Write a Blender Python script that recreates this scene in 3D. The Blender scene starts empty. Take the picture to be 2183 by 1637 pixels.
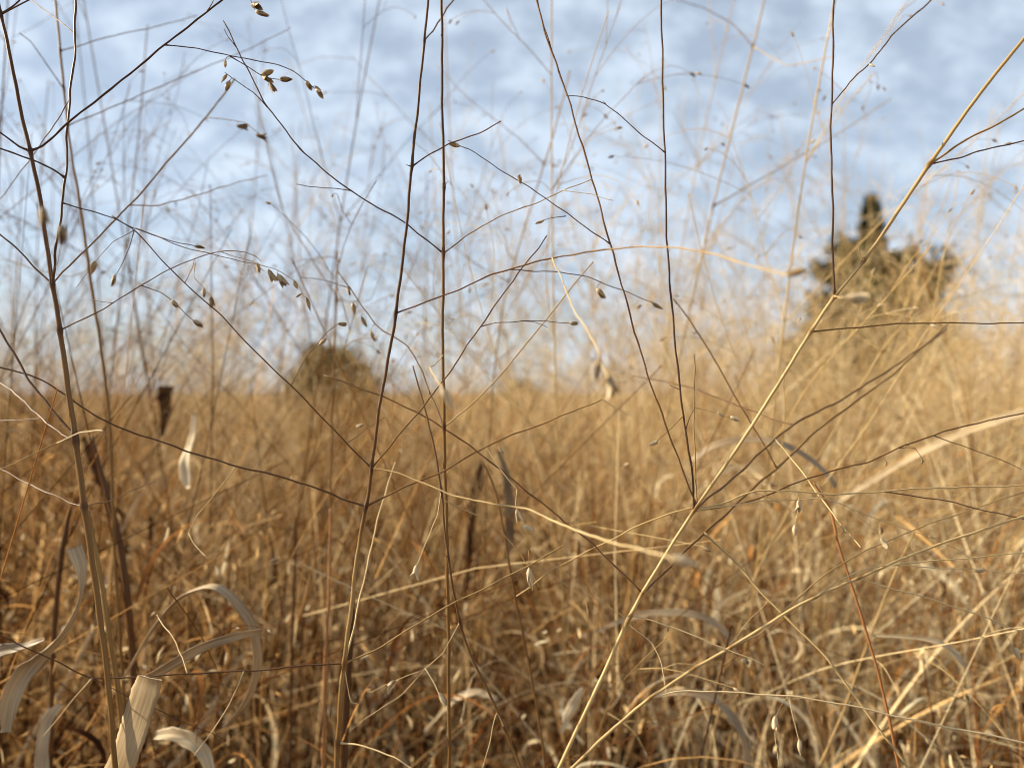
import bpy, math, random
import numpy as np
from mathutils import Vector, Matrix

# ------------------------------------------------------------------ camera, sky, sun, exposure
S = bpy.context.scene
C = S.collection
F_PX, CX, CY = 1588.0, 1091.5, 818.5          # focal length and centre in photograph pixels
HORIZON = 838.0
CAM = np.array([0.0, 0.0, 1.0])
PITCH = math.atan((HORIZON - CY) / F_PX)
FOCUS = 0.27

cam_data = bpy.data.cameras.new('camera')
cam_data.sensor_width = 36.0
cam_data.lens = 36.0 * F_PX / 2183.0
cam_data.clip_start = 0.01
cam_data.clip_end = 6000.0
cam_data.dof.use_dof = True
cam_data.dof.focus_distance = FOCUS
cam_data.dof.aperture_fstop = 8.2
cam_data.dof.aperture_blades = 0
cam = bpy.data.objects.new('camera', cam_data)
cam.location = CAM
cam.rotation_euler = (math.radians(90) + PITCH, 0, 0)
C.objects.link(cam)
S.camera = cam

SUN_EL = math.radians(25)
SUN_AZ = math.radians(-82)                     # clockwise from +Y: to the left, a little ahead of the camera
sun_dir = Vector((math.sin(SUN_AZ) * math.cos(SUN_EL), math.cos(SUN_AZ) * math.cos(SUN_EL), math.sin(SUN_EL)))

world = bpy.data.worlds.new('World')
S.world = world
world.use_nodes = True
wn, wl = world.node_tree.nodes, world.node_tree.links
wn.clear()
def wnode(t, **kw):
    n = wn.new(t)
    for k, v in kw.items():
        setattr(n, k, v)
    return n
w_out = wnode('ShaderNodeOutputWorld')
w_bg = wnode('ShaderNodeBackground')
w_bg.inputs['Strength'].default_value = 0.050
sky = wnode('ShaderNodeTexSky', sky_type='NISHITA')
sky.sun_disc = False
sky.sun_elevation = SUN_EL
sky.sun_rotation = SUN_AZ
sky.altitude = 200
sky.air_density = 1.0
sky.dust_density = 0.5
sky.ozone_density = 1.2
tc = wnode('ShaderNodeTexCoord')
sep = wnode('ShaderNodeSeparateXYZ')
wl.new(tc.outputs['Generated'], sep.inputs[0])
def wmath(op, a, b=None, c=None):
    n = wnode('ShaderNodeMath', operation=op)
    for i, v in enumerate((a, b, c)):
        if v is None:
            continue
        if isinstance(v, (int, float)):
            n.inputs[i].default_value = v
        else:
            wl.new(v, n.inputs[i])
    return n.outputs[0]
zz = wmath('ADD', wmath('MAXIMUM', sep.outputs[2], 0.0), 0.80)
px_ = wmath('DIVIDE', sep.outputs[0], zz)
py_ = wmath('DIVIDE', sep.outputs[1], zz)
comb = wnode('ShaderNodeCombineXYZ')
wl.new(px_, comb.inputs[0]); wl.new(py_, comb.inputs[1])
def wnoise(scale, rot, sx, sy, detail, rough, dist, off):
    m = wnode('ShaderNodeMapping')
    m.inputs['Rotation'].default_value = (0, 0, math.radians(rot))
    m.inputs['Scale'].default_value = (sx, sy, 1)
    m.inputs['Location'].default_value = (off, off * 0.7, off * 1.3)
    wl.new(comb.outputs[0], m.inputs[0])
    n = wnode('ShaderNodeTexNoise')
    n.inputs['Scale'].default_value = scale
    n.inputs['Detail'].default_value = detail
    n.inputs['Roughness'].default_value = rough
    n.inputs['Distortion'].default_value = dist
    wl.new(m.outputs[0], n.inputs['Vector'])
    return n.outputs[0]
big = wnoise(5.0, 20, 1.0, 1.0, 1, 0.5, 0.0, 3.1)
cells = wnoise(27., 28, 0.9, 1.0, 4, 0.6, 0.0, 1.7)
streak = wnoise(25., -52, 0.45, 1.4, 2, 0.55, 0.0, 7.3)
mixed = wmath('ADD', wmath('MULTIPLY', big, 0.26), wmath('ADD', wmath('MULTIPLY', cells, 0.45), wmath('MULTIPLY', streak, 0.35)))
mr = wnode('ShaderNodeMapRange', interpolation_type='SMOOTHSTEP')
mr.inputs['From Min'].default_value = 0.40
mr.inputs['From Max'].default_value = 0.66
mr.inputs['To Min'].default_value = 0.46
mr.inputs['To Max'].default_value = 0.90
wl.new(mixed, mr.inputs['Value'])
mixc = wnode('ShaderNodeMix', data_type='RGBA')
wl.new(mr.outputs[0], mixc.inputs['Factor'])
wl.new(sky.outputs[0], mixc.inputs['A'])
mixc.inputs['B'].default_value = (7.3, 8.45, 9.9, 1)
wl.new(mixc.outputs['Result'], w_bg.inputs['Color'])
wl.new(w_bg.outputs[0], w_out.inputs[0])

sun_data = bpy.data.lights.new('sun', 'SUN')
sun_data.energy = 5.0
sun_data.angle = math.radians(0.6)
sun_data.color = (1.0, 0.86, 0.63)
sun = bpy.data.objects.new('sun', sun_data)
sun.rotation_euler = sun_dir.to_track_quat('Z', 'Y').to_euler()
C.objects.link(sun)

S.view_settings.view_transform = 'Standard'
S.view_settings.look = 'None'
S.view_settings.exposure = 1.12
S.view_settings.gamma = 1.0
S.view_settings.use_curve_mapping = False
S.cycles.max_bounces = 3
S.cycles.diffuse_bounces = 2
S.cycles.glossy_bounces = 1
S.cycles.transmission_bounces = 2
S.cycles.use_denoising = True
S.cycles.adaptive_threshold = 0.025
S.cycles.filter_width = 1.0
S.cycles.adaptive_min_samples = 40
S.cycles.sample_clamp_direct = 1.8

RNG = np.random.default_rng(11)
random.seed(11)

# ------------------------------------------------------------------ materials
def nodes_of(name):
    m = bpy.data.materials.new(name)
    m.use_nodes = True
    m.node_tree.nodes.clear()
    return m, m.node_tree.nodes, m.node_tree.links

def ramp(nt, stops):
    r = nt.new('ShaderNodeValToRGB')
    e = r.color_ramp.elements
    while len(e) < len(stops):
        e.new(0.5)
    for el, (p, c) in zip(e, stops):
        el.position = p
        el.color = (*c, 1)
    return r

def dry_material(name, stops, translucent=0.0, rough=0.5, spec=0.35, fibre=(900.0, 30.0), contrast=0.30, spot=0.0):
    """dry plant matter: colour from the 'tone' of each piece, long fibres along it, a little thin-leaf translucency"""
    m, n, l = nodes_of(name)
    at = n.new('ShaderNodeAttribute'); at.attribute_name = 'tone'
    uv = n.new('ShaderNodeUVMap'); uv.uv_map = 'UVMap'
    mp = n.new('ShaderNodeMapping'); mp.inputs['Scale'].default_value = (fibre[0], fibre[1], 1)
    l.new(uv.outputs[0], mp.inputs[0])
    nz = n.new('ShaderNodeTexNoise'); nz.inputs['Scale'].default_value = 1.0; nz.inputs['Detail'].default_value = 3
    l.new(mp.outputs[0], nz.inputs['Vector'])
    ma = n.new('ShaderNodeMath'); ma.operation = 'MULTIPLY_ADD'
    l.new(nz.outputs[0], ma.inputs[0]); ma.inputs[1].default_value = contrast * 2
    ad = n.new('ShaderNodeMath'); ad.operation = 'ADD'
    l.new(at.outputs['Fac'], ad.inputs[0]); ad.inputs[1].default_value = -contrast
    l.new(ad.outputs[0], ma.inputs[2])
    r = ramp(n, stops)
    l.new(ma.outputs[0], r.inputs[0])
    col = r.outputs[0]
    p = n.new('ShaderNodeBsdfPrincipled')
    p.inputs['Roughness'].default_value = rough
    p.inputs['Specular IOR Level'].default_value = spec
    l.new(col, p.inputs['Base Color'])
    bmp = n.new('ShaderNodeBump'); bmp.inputs['Strength'].default_value = 0.35; bmp.inputs['Distance'].default_value = 0.0002
    l.new(nz.outputs[0], bmp.inputs['Height']); l.new(bmp.outputs[0], p.inputs['Normal'])
    out = n.new('ShaderNodeOutputMaterial')
    if translucent > 0:
        t = n.new('ShaderNodeBsdfTranslucent'); l.new(col, t.inputs[0])
        mx = n.new('ShaderNodeMixShader'); mx.inputs[0].default_value = translucent
        l.new(p.outputs[0], mx.inputs[1]); l.new(t.outputs[0], mx.inputs[2]); l.new(mx.outputs[0], out.inputs[0])
    else:
        l.new(p.outputs[0], out.inputs[0])
    return m

def mass_material(name, stops, translucent):
    m, n, l = nodes_of(name)
    at = n.new('ShaderNodeAttribute'); at.attribute_name = 'tone'
    r = ramp(n, stops); l.new(at.outputs['Fac'], r.inputs[0])
    d = n.new('ShaderNodeBsdfDiffuse'); l.new(r.outputs[0], d.inputs[0])
    t = n.new('ShaderNodeBsdfTranslucent'); l.new(r.outputs[0], t.inputs[0])
    mx = n.new('ShaderNodeMixShader'); mx.inputs[0].default_value = translucent
    l.new(d.outputs[0], mx.inputs[1]); l.new(t.outputs[0], mx.inputs[2])
    o = n.new('ShaderNodeOutputMaterial'); l.new(mx.outputs[0], o.inputs[0])
    return m

M = {}
M['stem'] = dry_material('dry_stem', [(0.0, (.036, .016, .008)), (.25, (.100, .045, .016)), (.5, (.20, .108, .032)),
                                      (.75, (.47, .335, .150)), (1.0, (.68, .56, .36))], rough=.5, spec=.2, fibre=(5.0, 40.0), contrast=.20)
M['red_stem'] = dry_material('russet_stem', [(0.0, (.06, .022, .010)), (.5, (.26, .105, .036)), (1.0, (.46, .26, .11))],
                             rough=.45, fibre=(4.0, 60.0), contrast=.16)
M['seed'] = dry_material('husk', [(0.0, (.045, .028, .018)), (.35, (.15, .095, .050)), (.65, (.36, .25, .125)), (1.0, (.60, .48, .31))],
                         translucent=.25, rough=.5, fibre=(5.0, 300.0), contrast=.22)
M['leaf'] = dry_material('dead_leaf_blade', [(0.0, (.035, .019, .010)), (.16, (.11, .066, .034)), (.42, (.32, .225, .125)), (.7, (.54, .41, .245)), (1.0, (.76, .64, .44))],
                         translucent=.22, rough=.45, spec=.4, fibre=(1100.0, 40.0), contrast=.32)
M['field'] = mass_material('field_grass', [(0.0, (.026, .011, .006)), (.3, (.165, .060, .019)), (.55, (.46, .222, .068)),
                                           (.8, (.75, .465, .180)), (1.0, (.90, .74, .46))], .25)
M['mid'] = mass_material('hazy_stalk', [(0.0, (.036, .016, .008)), (.25, (.100, .045, .016)), (.5, (.20, .108, .032)), (.75, (.47, .335, .150)), (1.0, (.68, .56, .36))], 0.0)
M['haze'] = mass_material('fine_panicle', [(0.0, (.16, .085, .045)), (.5, (.48, .31, .13)), (1.0, (.80, .64, .40))], .2)
M['needle'] = mass_material('cedar_foliage', [(0.0, (.014, .021, .008)), (.4, (.050, .062, .020)), (.75, (.125, .122, .040)), (1.0, (.30, .21, .075))], .12)
M['bark'] = dry_material('bark', [(0.0, (.05, .035, .025)), (.5, (.14, .095, .06)), (1.0, (.26, .2, .14))], rough=.8, spec=.2, fibre=(8., 5.), contrast=.3)

def ground_material():
    m, n, l = nodes_of('straw_ground')
    t = n.new('ShaderNodeTexCoord')
    a = n.new('ShaderNodeTexNoise'); a.inputs['Scale'].default_value = 0.6; a.inputs['Detail'].default_value = 6
    b = n.new('ShaderNodeTexNoise'); b.inputs['Scale'].default_value = 35; b.inputs['Detail'].default_value = 5
    l.new(t.outputs['Object'], a.inputs['Vector']); l.new(t.outputs['Object'], b.inputs['Vector'])
    ad = n.new('ShaderNodeMath'); ad.operation = 'MULTIPLY_ADD'; ad.inputs[1].default_value = .5
    l.new(a.outputs[0], ad.inputs[0])
    h = n.new('ShaderNodeMath'); h.operation = 'MULTIPLY'; h.inputs[1].default_value = .5
    l.new(b.outputs[0], h.inputs[0]); l.new(h.outputs[0], ad.inputs[2])
    r = ramp(n, [(0.3, (.12, .075, .035)), (.5, (.27, .17, .075)), (.72, (.42, .28, .13))])
    l.new(ad.outputs[0], r.inputs[0])
    p = n.new('ShaderNodeBsdfPrincipled'); p.inputs['Roughness'].default_value = .9; p.inputs['Specular IOR Level'].default_value = .1
    l.new(r.outputs[0], p.inputs['Base Color'])
    bm = n.new('ShaderNodeBump'); bm.inputs['Strength'].default_value = .6; bm.inputs['Distance'].default_value = .03
    l.new(b.outputs[0], bm.inputs['Height']); l.new(bm.outputs[0], p.inputs['Normal'])
    o = n.new('ShaderNodeOutputMaterial'); l.new(p.outputs[0], o.inputs[0])
    return m
M['ground'] = ground_material()

# ------------------------------------------------------------------ mesh helpers
def nrm(v):
    return v / np.maximum(np.linalg.norm(v, axis=-1, keepdims=True), 1e-12)

class Mesh:
    """collects vertices, quads / triangles, a uv and a tone for each vertex"""
    def __init__(self):
        self.v, self.q, self.t, self.uv, self.tone, self.n = [], [], [], [], [], 0
    def add(self, v, q=None, t=None, uv=None, tone=.5):
        v = np.asarray(v, float).reshape(-1, 3)
        k = len(v)
        self.v.append(v)
        if q is not None and len(q): self.q.append(np.asarray(q, int).reshape(-1, 4) + self.n)
        if t is not None and len(t): self.t.append(np.asarray(t, int).reshape(-1, 3) + self.n)
        self.uv.append(np.zeros((k, 2)) if uv is None else np.asarray(uv, float).reshape(-1, 2))
        self.tone.append(np.broadcast_to(np.asarray(tone, float), (k,)).copy())
        self.n += k
    def data(self, name, mat, shift=None, smooth=True):
        v = np.concatenate(self.v)
        if shift is not None: v = v - np.asarray(shift)
        q = np.concatenate(self.q) if self.q else np.zeros((0, 4), int)
        t = np.concatenate(self.t) if self.t else np.zeros((0, 3), int)
        me = bpy.data.meshes.new(name)
        me.vertices.add(len(v)); me.vertices.foreach_set('co', v.astype(np.float32).ravel())
        loops = np.concatenate([q.ravel(), t.ravel()]).astype(np.int32)
        me.loops.add(len(loops)); me.loops.foreach_set('vertex_index', loops)
        nf = len(q) + len(t)
        me.polygons.add(nf)
        starts = np.concatenate([np.arange(len(q)) * 4, len(q) * 4 + np.arange(len(t)) * 3]).astype(np.int32)
        me.polygons.foreach_set('loop_start', starts)
        me.polygons.foreach_set('use_smooth', np.full(nf, smooth))
        uvl = me.uv_layers.new(name='UVMap')
        uvl.data.foreach_set('uv', np.concatenate(self.uv)[loops].astype(np.float32).ravel())
        at = me.attributes.new('tone', 'FLOAT', 'POINT')
        at.data.foreach_set('value', np.concatenate(self.tone).astype(np.float32))
        me.update(calc_edges=True)
        me.materials.append(mat)
        return me

def obj(name, data, parent=None, **props):
    o = bpy.data.objects.new(name, data)
    C.objects.link(o)
    if parent is not None: o.parent = parent
    for k, v in props.items(): o[k] = v
    return o

def thing(name, label, cat, loc, group=None):
    e = obj(name, None, None, label=label, category=cat)
    e.location = loc
    e.empty_display_size = .02
    if group: e['group'] = group
    return e

def frames(P):
    T = nrm(np.gradient(P, axis=0))
    d = np.abs(P[-1] - P[0]); ref = np.zeros(3); ref[int(np.argmin(d))] = 1.0
    A = nrm(np.cross(T, ref)); B = np.cross(T, A)
    return T, A, B

def tube(mesh, P, R, sides=6, tone=.5, cap=True):
    P = np.asarray(P, float); R = np.broadcast_to(np.asarray(R, float), (len(P),))
    T, A, B = frames(P)
    a = np.arange(sides) * 2 * math.pi / sides
    ring = A[:, None, :] * np.cos(a)[None, :, None] + B[:, None, :] * np.sin(a)[None, :, None]
    V = P[:, None, :] + ring * R[:, None, None]
    N = len(P)
    i = np.arange(N - 1)[:, None] * sides; j = np.arange(sides)[None, :]; k = (j + 1) % sides
    Q = np.stack([i + j, i + k, i + sides + k, i + sides + j], -1).reshape(-1, 4)
    L = np.concatenate([[0], np.cumsum(np.linalg.norm(np.diff(P, axis=0), axis=1))])
    uv = np.stack(np.broadcast_arrays(np.abs(j / sides * 2 - 1)[0][None, :] * 1.0, L[:, None]), -1)
    tn = np.repeat(np.broadcast_to(np.asarray(tone, float), (N,)), sides)
    V = V.reshape(-1, 3); uv = uv.reshape(-1, 2)
    tri = None
    if cap:
        V = np.concatenate([V, P[:1] - T[:1] * R[0] * .3, P[-1:] + T[-1:] * R[-1] * .6])
        uv = np.concatenate([uv, [[0, 0]], [[0, L[-1]]]]); tn = np.concatenate([tn, tn[:1], tn[-1:]])
        c0, c1 = N * sides, N * sides + 1; e = (N - 1) * sides
        tri = [(c0, (s + 1) % sides, s) for s in range(sides)] + [(c1, e + s, e + (s + 1) % sides) for s in range(sides)]
    mesh.add(V, Q, tri, uv, tn)

def ribbon(mesh, P, W, side, thick=.0003, fold=.25, tone=.6, cols=5, square=True):
    """a leaf blade of real thickness: folded across its midrib, closed at its edges"""
    P = np.asarray(P, float); N = len(P)
    W = np.broadcast_to(np.asarray(W, float), (N,))
    T = nrm(np.gradient(P, axis=0))
    Sd = np.asarray(side, float)
    if Sd.ndim == 1: Sd = np.broadcast_to(Sd, (N, 3))
    Sd = nrm(Sd - T * (Sd * T).sum(1, keepdims=True)) if square else nrm(Sd)
    Nn = nrm(np.cross(T, Sd))
    u = np.linspace(-1, 1, cols)
    up = P[:, None] + Sd[:, None] * (u[None, :, None] * W[:, None, None] / 2) + Nn[:, None] * (np.abs(u)[None, :, None] * fold * W[:, None, None] / 2)
    lo = up - Nn[:, None] * thick
    ring = np.concatenate([up, lo[:, ::-1]], 1); s = 2 * cols
    i = np.arange(N - 1)[:, None] * s; j = np.arange(s)[None, :]; k = (j + 1) % s
    Q = np.stack([i + j, i + k, i + s + k, i + s + j], -1).reshape(-1, 4)
    e = (N - 1) * s
    caps = [(c, c + 1, s - 2 - c, s - 1 - c) for c in range(cols - 1)] + [(e + s - 1 - c, e + s - 2 - c, e + c + 1, e + c) for c in range(cols - 1)]
    L = np.concatenate([[0], np.cumsum(np.linalg.norm(np.diff(P, axis=0), axis=1))])
    uu = np.concatenate([u, u[::-1]])[None, :] * W[:, None] / 2
    uv = np.stack([uu, np.broadcast_to(L[:, None], uu.shape)], -1)
    mesh.add(ring, np.concatenate([Q, np.array(caps)]), None, uv, np.repeat(np.broadcast_to(np.asarray(tone, float), (N,)), s))

def spline(P, per=6):
    """Catmull-Rom through the rows of P (any number of columns)"""
    P = np.asarray(P, float)
    if len(P) < 3: return np.linspace(P[0], P[-1], per + 1)
    E = np.concatenate([[2 * P[0] - P[1]], P, [2 * P[-1] - P[-2]]])
    t = np.linspace(0, 1, per, endpoint=False)[:, None]
    out = []
    for i in range(len(P) - 1):
        a, b, c, d = E[i:i + 4]
        out.append(.5 * (2 * b + (c - a) * t + (2 * a - 5 * b + 4 * c - d) * t ** 2 + (3 * b - a - 3 * c + d) * t ** 3))
    return np.concatenate(out + [P[-1:]])

cp, sp_ = math.cos(PITCH), math.sin(PITCH)
def at(px, py, d):
    """the point seen at photograph pixel (px, py) at depth d in metres"""
    px, py, d = np.broadcast_arrays(np.asarray(px, float), np.asarray(py, float), np.asarray(d, float))
    x = (px - CX) / F_PX * d; z = -(py - CY) / F_PX * d
    return np.stack([x, d * cp - z * sp_, CAM[2] + d * sp_ + z * cp], -1)

# ------------------------------------------------------------------ the setting: ground
def build_ground():
    r = np.concatenate([[0.0], np.geomspace(.4, 4000, 60)])
    a = np.linspace(0, 2 * math.pi, 96, endpoint=False)
    X = r[:, None] * np.cos(a); Y = r[:, None] * np.sin(a)
    Z = .02 * np.sin(X * 2.1 + 1) * np.cos(Y * 1.7) + .15 * np.sin(X * .05) * np.sin(Y * .04 + 1) - .02
    Z = Z * np.minimum(1, 60 / np.maximum(r[:, None], 60))
    V = np.stack([X, Y, Z], -1).reshape(-1, 3)
    i = np.arange(len(r) - 1)[:, None] * 96; j = np.arange(96)[None]; k = (j + 1) % 96
    Q = np.stack([i + j, i + 96 + j, i + 96 + k, i + k], -1).reshape(-1, 4)
    m = Mesh(); m.add(V, Q)
    obj('ground', m.data('ground', M['ground']), kind='structure', label='straw covered ground of the dry field')
build_ground()

# ------------------------------------------------------------------ the field: uncountable dry grass, thinning out with distance
def scatter(n, r0, r1, half, power=1.0):
    u = RNG.random(n)
    r = (r0 ** (2 * power) + u * (r1 ** (2 * power) - r0 ** (2 * power))) ** (1 / (2 * power))
    a = (RNG.random(n) * 2 - 1) * half
    # clumping: pull every point towards a tuft centre
    x, y = r * np.sin(a), r * np.cos(a)
    g = np.clip(.10 + r * .03, .1, .5)
    gx, gy = (np.floor(x / g) + .5) * g, (np.floor(y / g) + .5) * g
    h = np.sin(gx * 91.7 + gy * 57.3) * 4375.5; jx = (h - np.floor(h) - .5) * g * .8
    h2 = np.sin(gx * 37.1 - gy * 83.9) * 9173.1; jy = (h2 - np.floor(h2) - .5) * g * .8
    k = RNG.random(n) * .75
    x, y = x + (gx + jx - x) * k, y + (gy + jy - y) * k
    return x, y, np.hypot(x, y)

def blades(mesh, x, y, z0, h, lean, az, droop, width, tone, K=6, curl=0.0, sides=0):
    """n blades at once: rising along a lean, bending over by droop; flat ribbons (sides 0) or 3-sided culms"""
    n = len(x); t = np.linspace(0, 1, K)[None, :]
    ang = lean[:, None] + droop[:, None] * t ** 1.8                       # angle from vertical along the blade
    az2 = az[:, None] + curl * t * (RNG.random(n)[:, None] * 2 - 1)
    seg = h[:, None] / (K - 1)
    dx = np.sin(ang) * np.cos(az2) * seg; dy = np.sin(ang) * np.sin(az2) * seg; dz = np.cos(ang) * seg
    P = np.stack([x[:, None] + np.cumsum(dx, 1) - dx[:, :1], y[:, None] + np.cumsum(dy, 1) - dy[:, :1], z0[:, None] + np.cumsum(dz, 1) - dz[:, :1]], -1)
    P[..., 2] = np.maximum(P[..., 2], .01)
    T = nrm(np.gradient(P, axis=1))
    tw = RNG.random(n)[:, None] * math.pi + t * (RNG.random(n)[:, None] - .5) * 3
    ref = np.stack([np.cos(tw), np.sin(tw), np.zeros_like(tw) + .01], -1)
    A = nrm(ref - T * (ref * T).sum(-1, keepdims=True))
    if sides:
        B = np.cross(T, A)
        wd = width[:, None] * (1 - .45 * t)
        V = np.stack([P + (A * math.cos(q) + B * math.sin(q)) * wd[..., None] / 2 for q in (0, 2.094, 4.189)], 2)
        s = 3
        i = np.arange(K - 1)[:, None] * s; j = np.arange(s)[None]; k = (j + 1) % s
    else:
        wd = width[:, None] * np.minimum(1, .45 + 2.2 * t) * (1 - t ** 2.2 * .93)
        V = np.stack([P - A * wd[..., None] / 2, P + A * wd[..., None] / 2], 2)
        s = 2
        i = np.arange(K - 1)[:, None] * s; j = np.array([[0]]); k = np.array([[1]])
    q = np.stack(np.broadcast_arrays(i + j, i + k, i + s + k, i + s + j), -1).reshape(-1, 4)
    Q = (np.arange(n)[:, None, None] * (K * s) + q[None]).reshape(-1, 4)
    L = (t * h[:, None])[:, :, None]
    U = (np.arange(s)[None, None] * width[:, None, None]) + RNG.random(n)[:, None, None] * 3
    uv = np.stack(np.broadcast_arrays(U, L), -1).reshape(-1, 2)
    mesh.add(V.reshape(-1, 3), Q, None, uv, np.repeat(tone, K * s))

def U(n, a, b): return a + RNG.random(n) * (b - a)

def canopy(x, y):
    """height of the dense grass, uneven from tuft to tuft"""
    return .85 + .055 * np.sin(x * 3.1 + 2) * np.cos(y * 2.3) + .05 * np.sin(x * 9 + y * 7)

def tones(k, mean, dev):
    """most blades brown, some far paler"""
    t = RNG.normal(mean, dev, k)
    t = mean + (t - mean) * (1 + .5 * np.sign(t - mean) * np.sign(.5 - mean))
    return np.clip(np.where(RNG.random(k) < .24, RNG.normal(.92, .07, k), t), 0, 1)  # the pale share is sunlit highlight worked into the tone

def field_zone(mesh, n, r0, r1, half, power, scale, hscale=1.0, tone=0.0, fine=1):
    def go(share, z, length, lean, droop, width, mean, dev, K, curl, sides):
        k = int(n * share)
        x, y, r = scatter(k, r0, r1, half, power); H = canopy(x, y) * hscale
        az = np.where(RNG.random(k) < .6, np.where(RNG.random(k) < .62, 0.0, math.pi) + RNG.normal(0, .7, k), U(k, 0, 6.283))
        blades(mesh, x, y, H * U(k, *z), (H * U(k, *length[:2]) if length[2] else U(k, *length[:2])), U(k, *lean), az, U(k, *droop), U(k, *width) * scale, np.clip(tones(k, mean + tone, dev) + .13 * np.clip(x / (.45 * r), -1, 1) + .11 * np.sin(x * 5.3 / np.sqrt(r) + 1) * np.sin(y * 4.1 / np.sqrt(r)), 0, 1), K, curl, sides=sides)  # patchy tufts, plus front-lit right and dimmer left painted by view angle
    near = r0 < 1.5
    go(.30, (0, .02), (.62, .98 if near else 1.08, 1), (0, .30), (-.1, .3), (.0013, .0030), .34, .28, 4, .2, 3)      # culms
    go(.62, (.30, .95), (.10, .34, 0), (.05, 1.25), (-.25, .35), (.0007, .0018), .50, .32, 3, .3, 3)                   # straight fine straws, crossing
    go(.17, (.05, .75), (.14, .38, 0), (.1, .9), (.1, 2.2), (.0022, .0060), .38, .30, 6 * fine, 1.2, 0)                # leaves
    go(.40 if near else .2, (.02, .50), (.18, .40, 0), (.05, .9), (.1, 1.6), (.004, .010), .06, .10, 4, 1.2, 0)                      # near-black leaves low down, painting shade into the gaps
    go(.20 if near else .05, (.45, .95), (.08, .26, 0), (.1, 1.5), (.6, 2.8), (.0007, .0020), .62, .30, 5 * fine, 1.0, 0)     # bent and broken straws
    go(.17 if near else .09, (.5, .97), (.03, .12, 0), (.1, 1.5), (.8, 4.5), (.0024, .007), .58, .32, 6 * fine, 1.5, 0)                  # curled scraps

R_ = math.radians
g = Mesh()
field_zone(g, 4800, .45, .90, R_(115), 1.0, .66, 1.05, -.14, 3)  # tone lowered in both near zones: deeper shadow painted into the blades
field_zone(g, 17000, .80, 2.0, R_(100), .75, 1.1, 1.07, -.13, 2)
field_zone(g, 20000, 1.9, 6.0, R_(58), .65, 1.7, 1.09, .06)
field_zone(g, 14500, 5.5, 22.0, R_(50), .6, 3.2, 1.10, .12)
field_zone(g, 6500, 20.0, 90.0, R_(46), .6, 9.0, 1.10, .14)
# pale spikelets and chips in the top of the grass, added as painted highlights
for k, r0, r1, h in ((5000, .46, 1.0, .9), (12000, .9, 3.0, .95), (9000, 2.8, 8.0, 1.0)):
    x, y, r = scatter(k, r0, r1, R_(60), .7); sc = 1 if r1 < 5 else 2.2
    blades(g, x, y, canopy(x, y) * U(k, .6, 1.12) * h, U(k, .004, .012) * sc, U(k, 0, 3.1), U(k, 0, 6.283), U(k, -.5, .8), U(k, .0014, .0032) * sc, np.clip(RNG.normal(.9, .12, k), 0, 1), 3, .3)
# a taller golden tuft between the camera and the cedar
def tuft(mesh, cx, cy, n, spread, H):
    a = RNG.random(n) * 6.283; r = np.abs(RNG.normal(0, spread, n)); x, y = cx + r * np.cos(a), cy + r * np.sin(a)
    k = n // 2
    blades(mesh, x[:k], y[:k], U(k, .2, .7) * H, U(k, .25, .55), U(k, .1, .6), a[:k], U(k, .2, 1.6), U(k, .004, .008), tones(k, .66, .15), 7, .8)
    blades(mesh, x[k:], y[k:], np.zeros(n - k), U(n - k, .75, 1.08) * H, U(n - k, .02, .28), a[k:], U(n - k, 0, .4), U(n - k, .0018, .0035), tones(n - k, .62, .15), 6, .3, sides=3)
for px, d, n, sp, H in ((1900, 2.3, 420, .18, 1.03), (2000, 2.9, 380, .22, 1.05), (1790, 3.1, 300, .2, 1.02), (2110, 2.2, 220, .18, 1.05), (1110, 4.5, 260, .2, 1.10), (60, 2.2, 200, .16, 1.02)):
    c = at(px, HORIZON, d); tuft(g, c[0], c[1], n, sp, H)
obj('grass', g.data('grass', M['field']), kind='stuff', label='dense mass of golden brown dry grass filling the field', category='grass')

# ------------------------------------------------------------------ open seed heads (panicles)
def rot_to(d, ang, az):
    """turn direction d away by ang, around it by az"""
    d = nrm(np.asarray(d, float)); ref = np.array([1., 0, 0]) if abs(d[0]) < .8 else np.array([0, 1., 0])
    a = nrm(np.cross(d, ref)); b = np.cross(d, a)
    return nrm(d * math.cos(ang) + (a * math.cos(az) + b * math.sin(az)) * math.sin(ang))

def wavy(p0, d, L, n, rng, wob=.05, droop=0.0):
    P = [np.array(p0, float)]; d = nrm(np.asarray(d, float))
    for i in range(n):
        d = nrm(d + rng.normal(0, wob, 3) + np.array([0, 0, -droop / n]))
        P.append(P[-1] + d * L / n)
    return np.array(P), d

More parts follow.
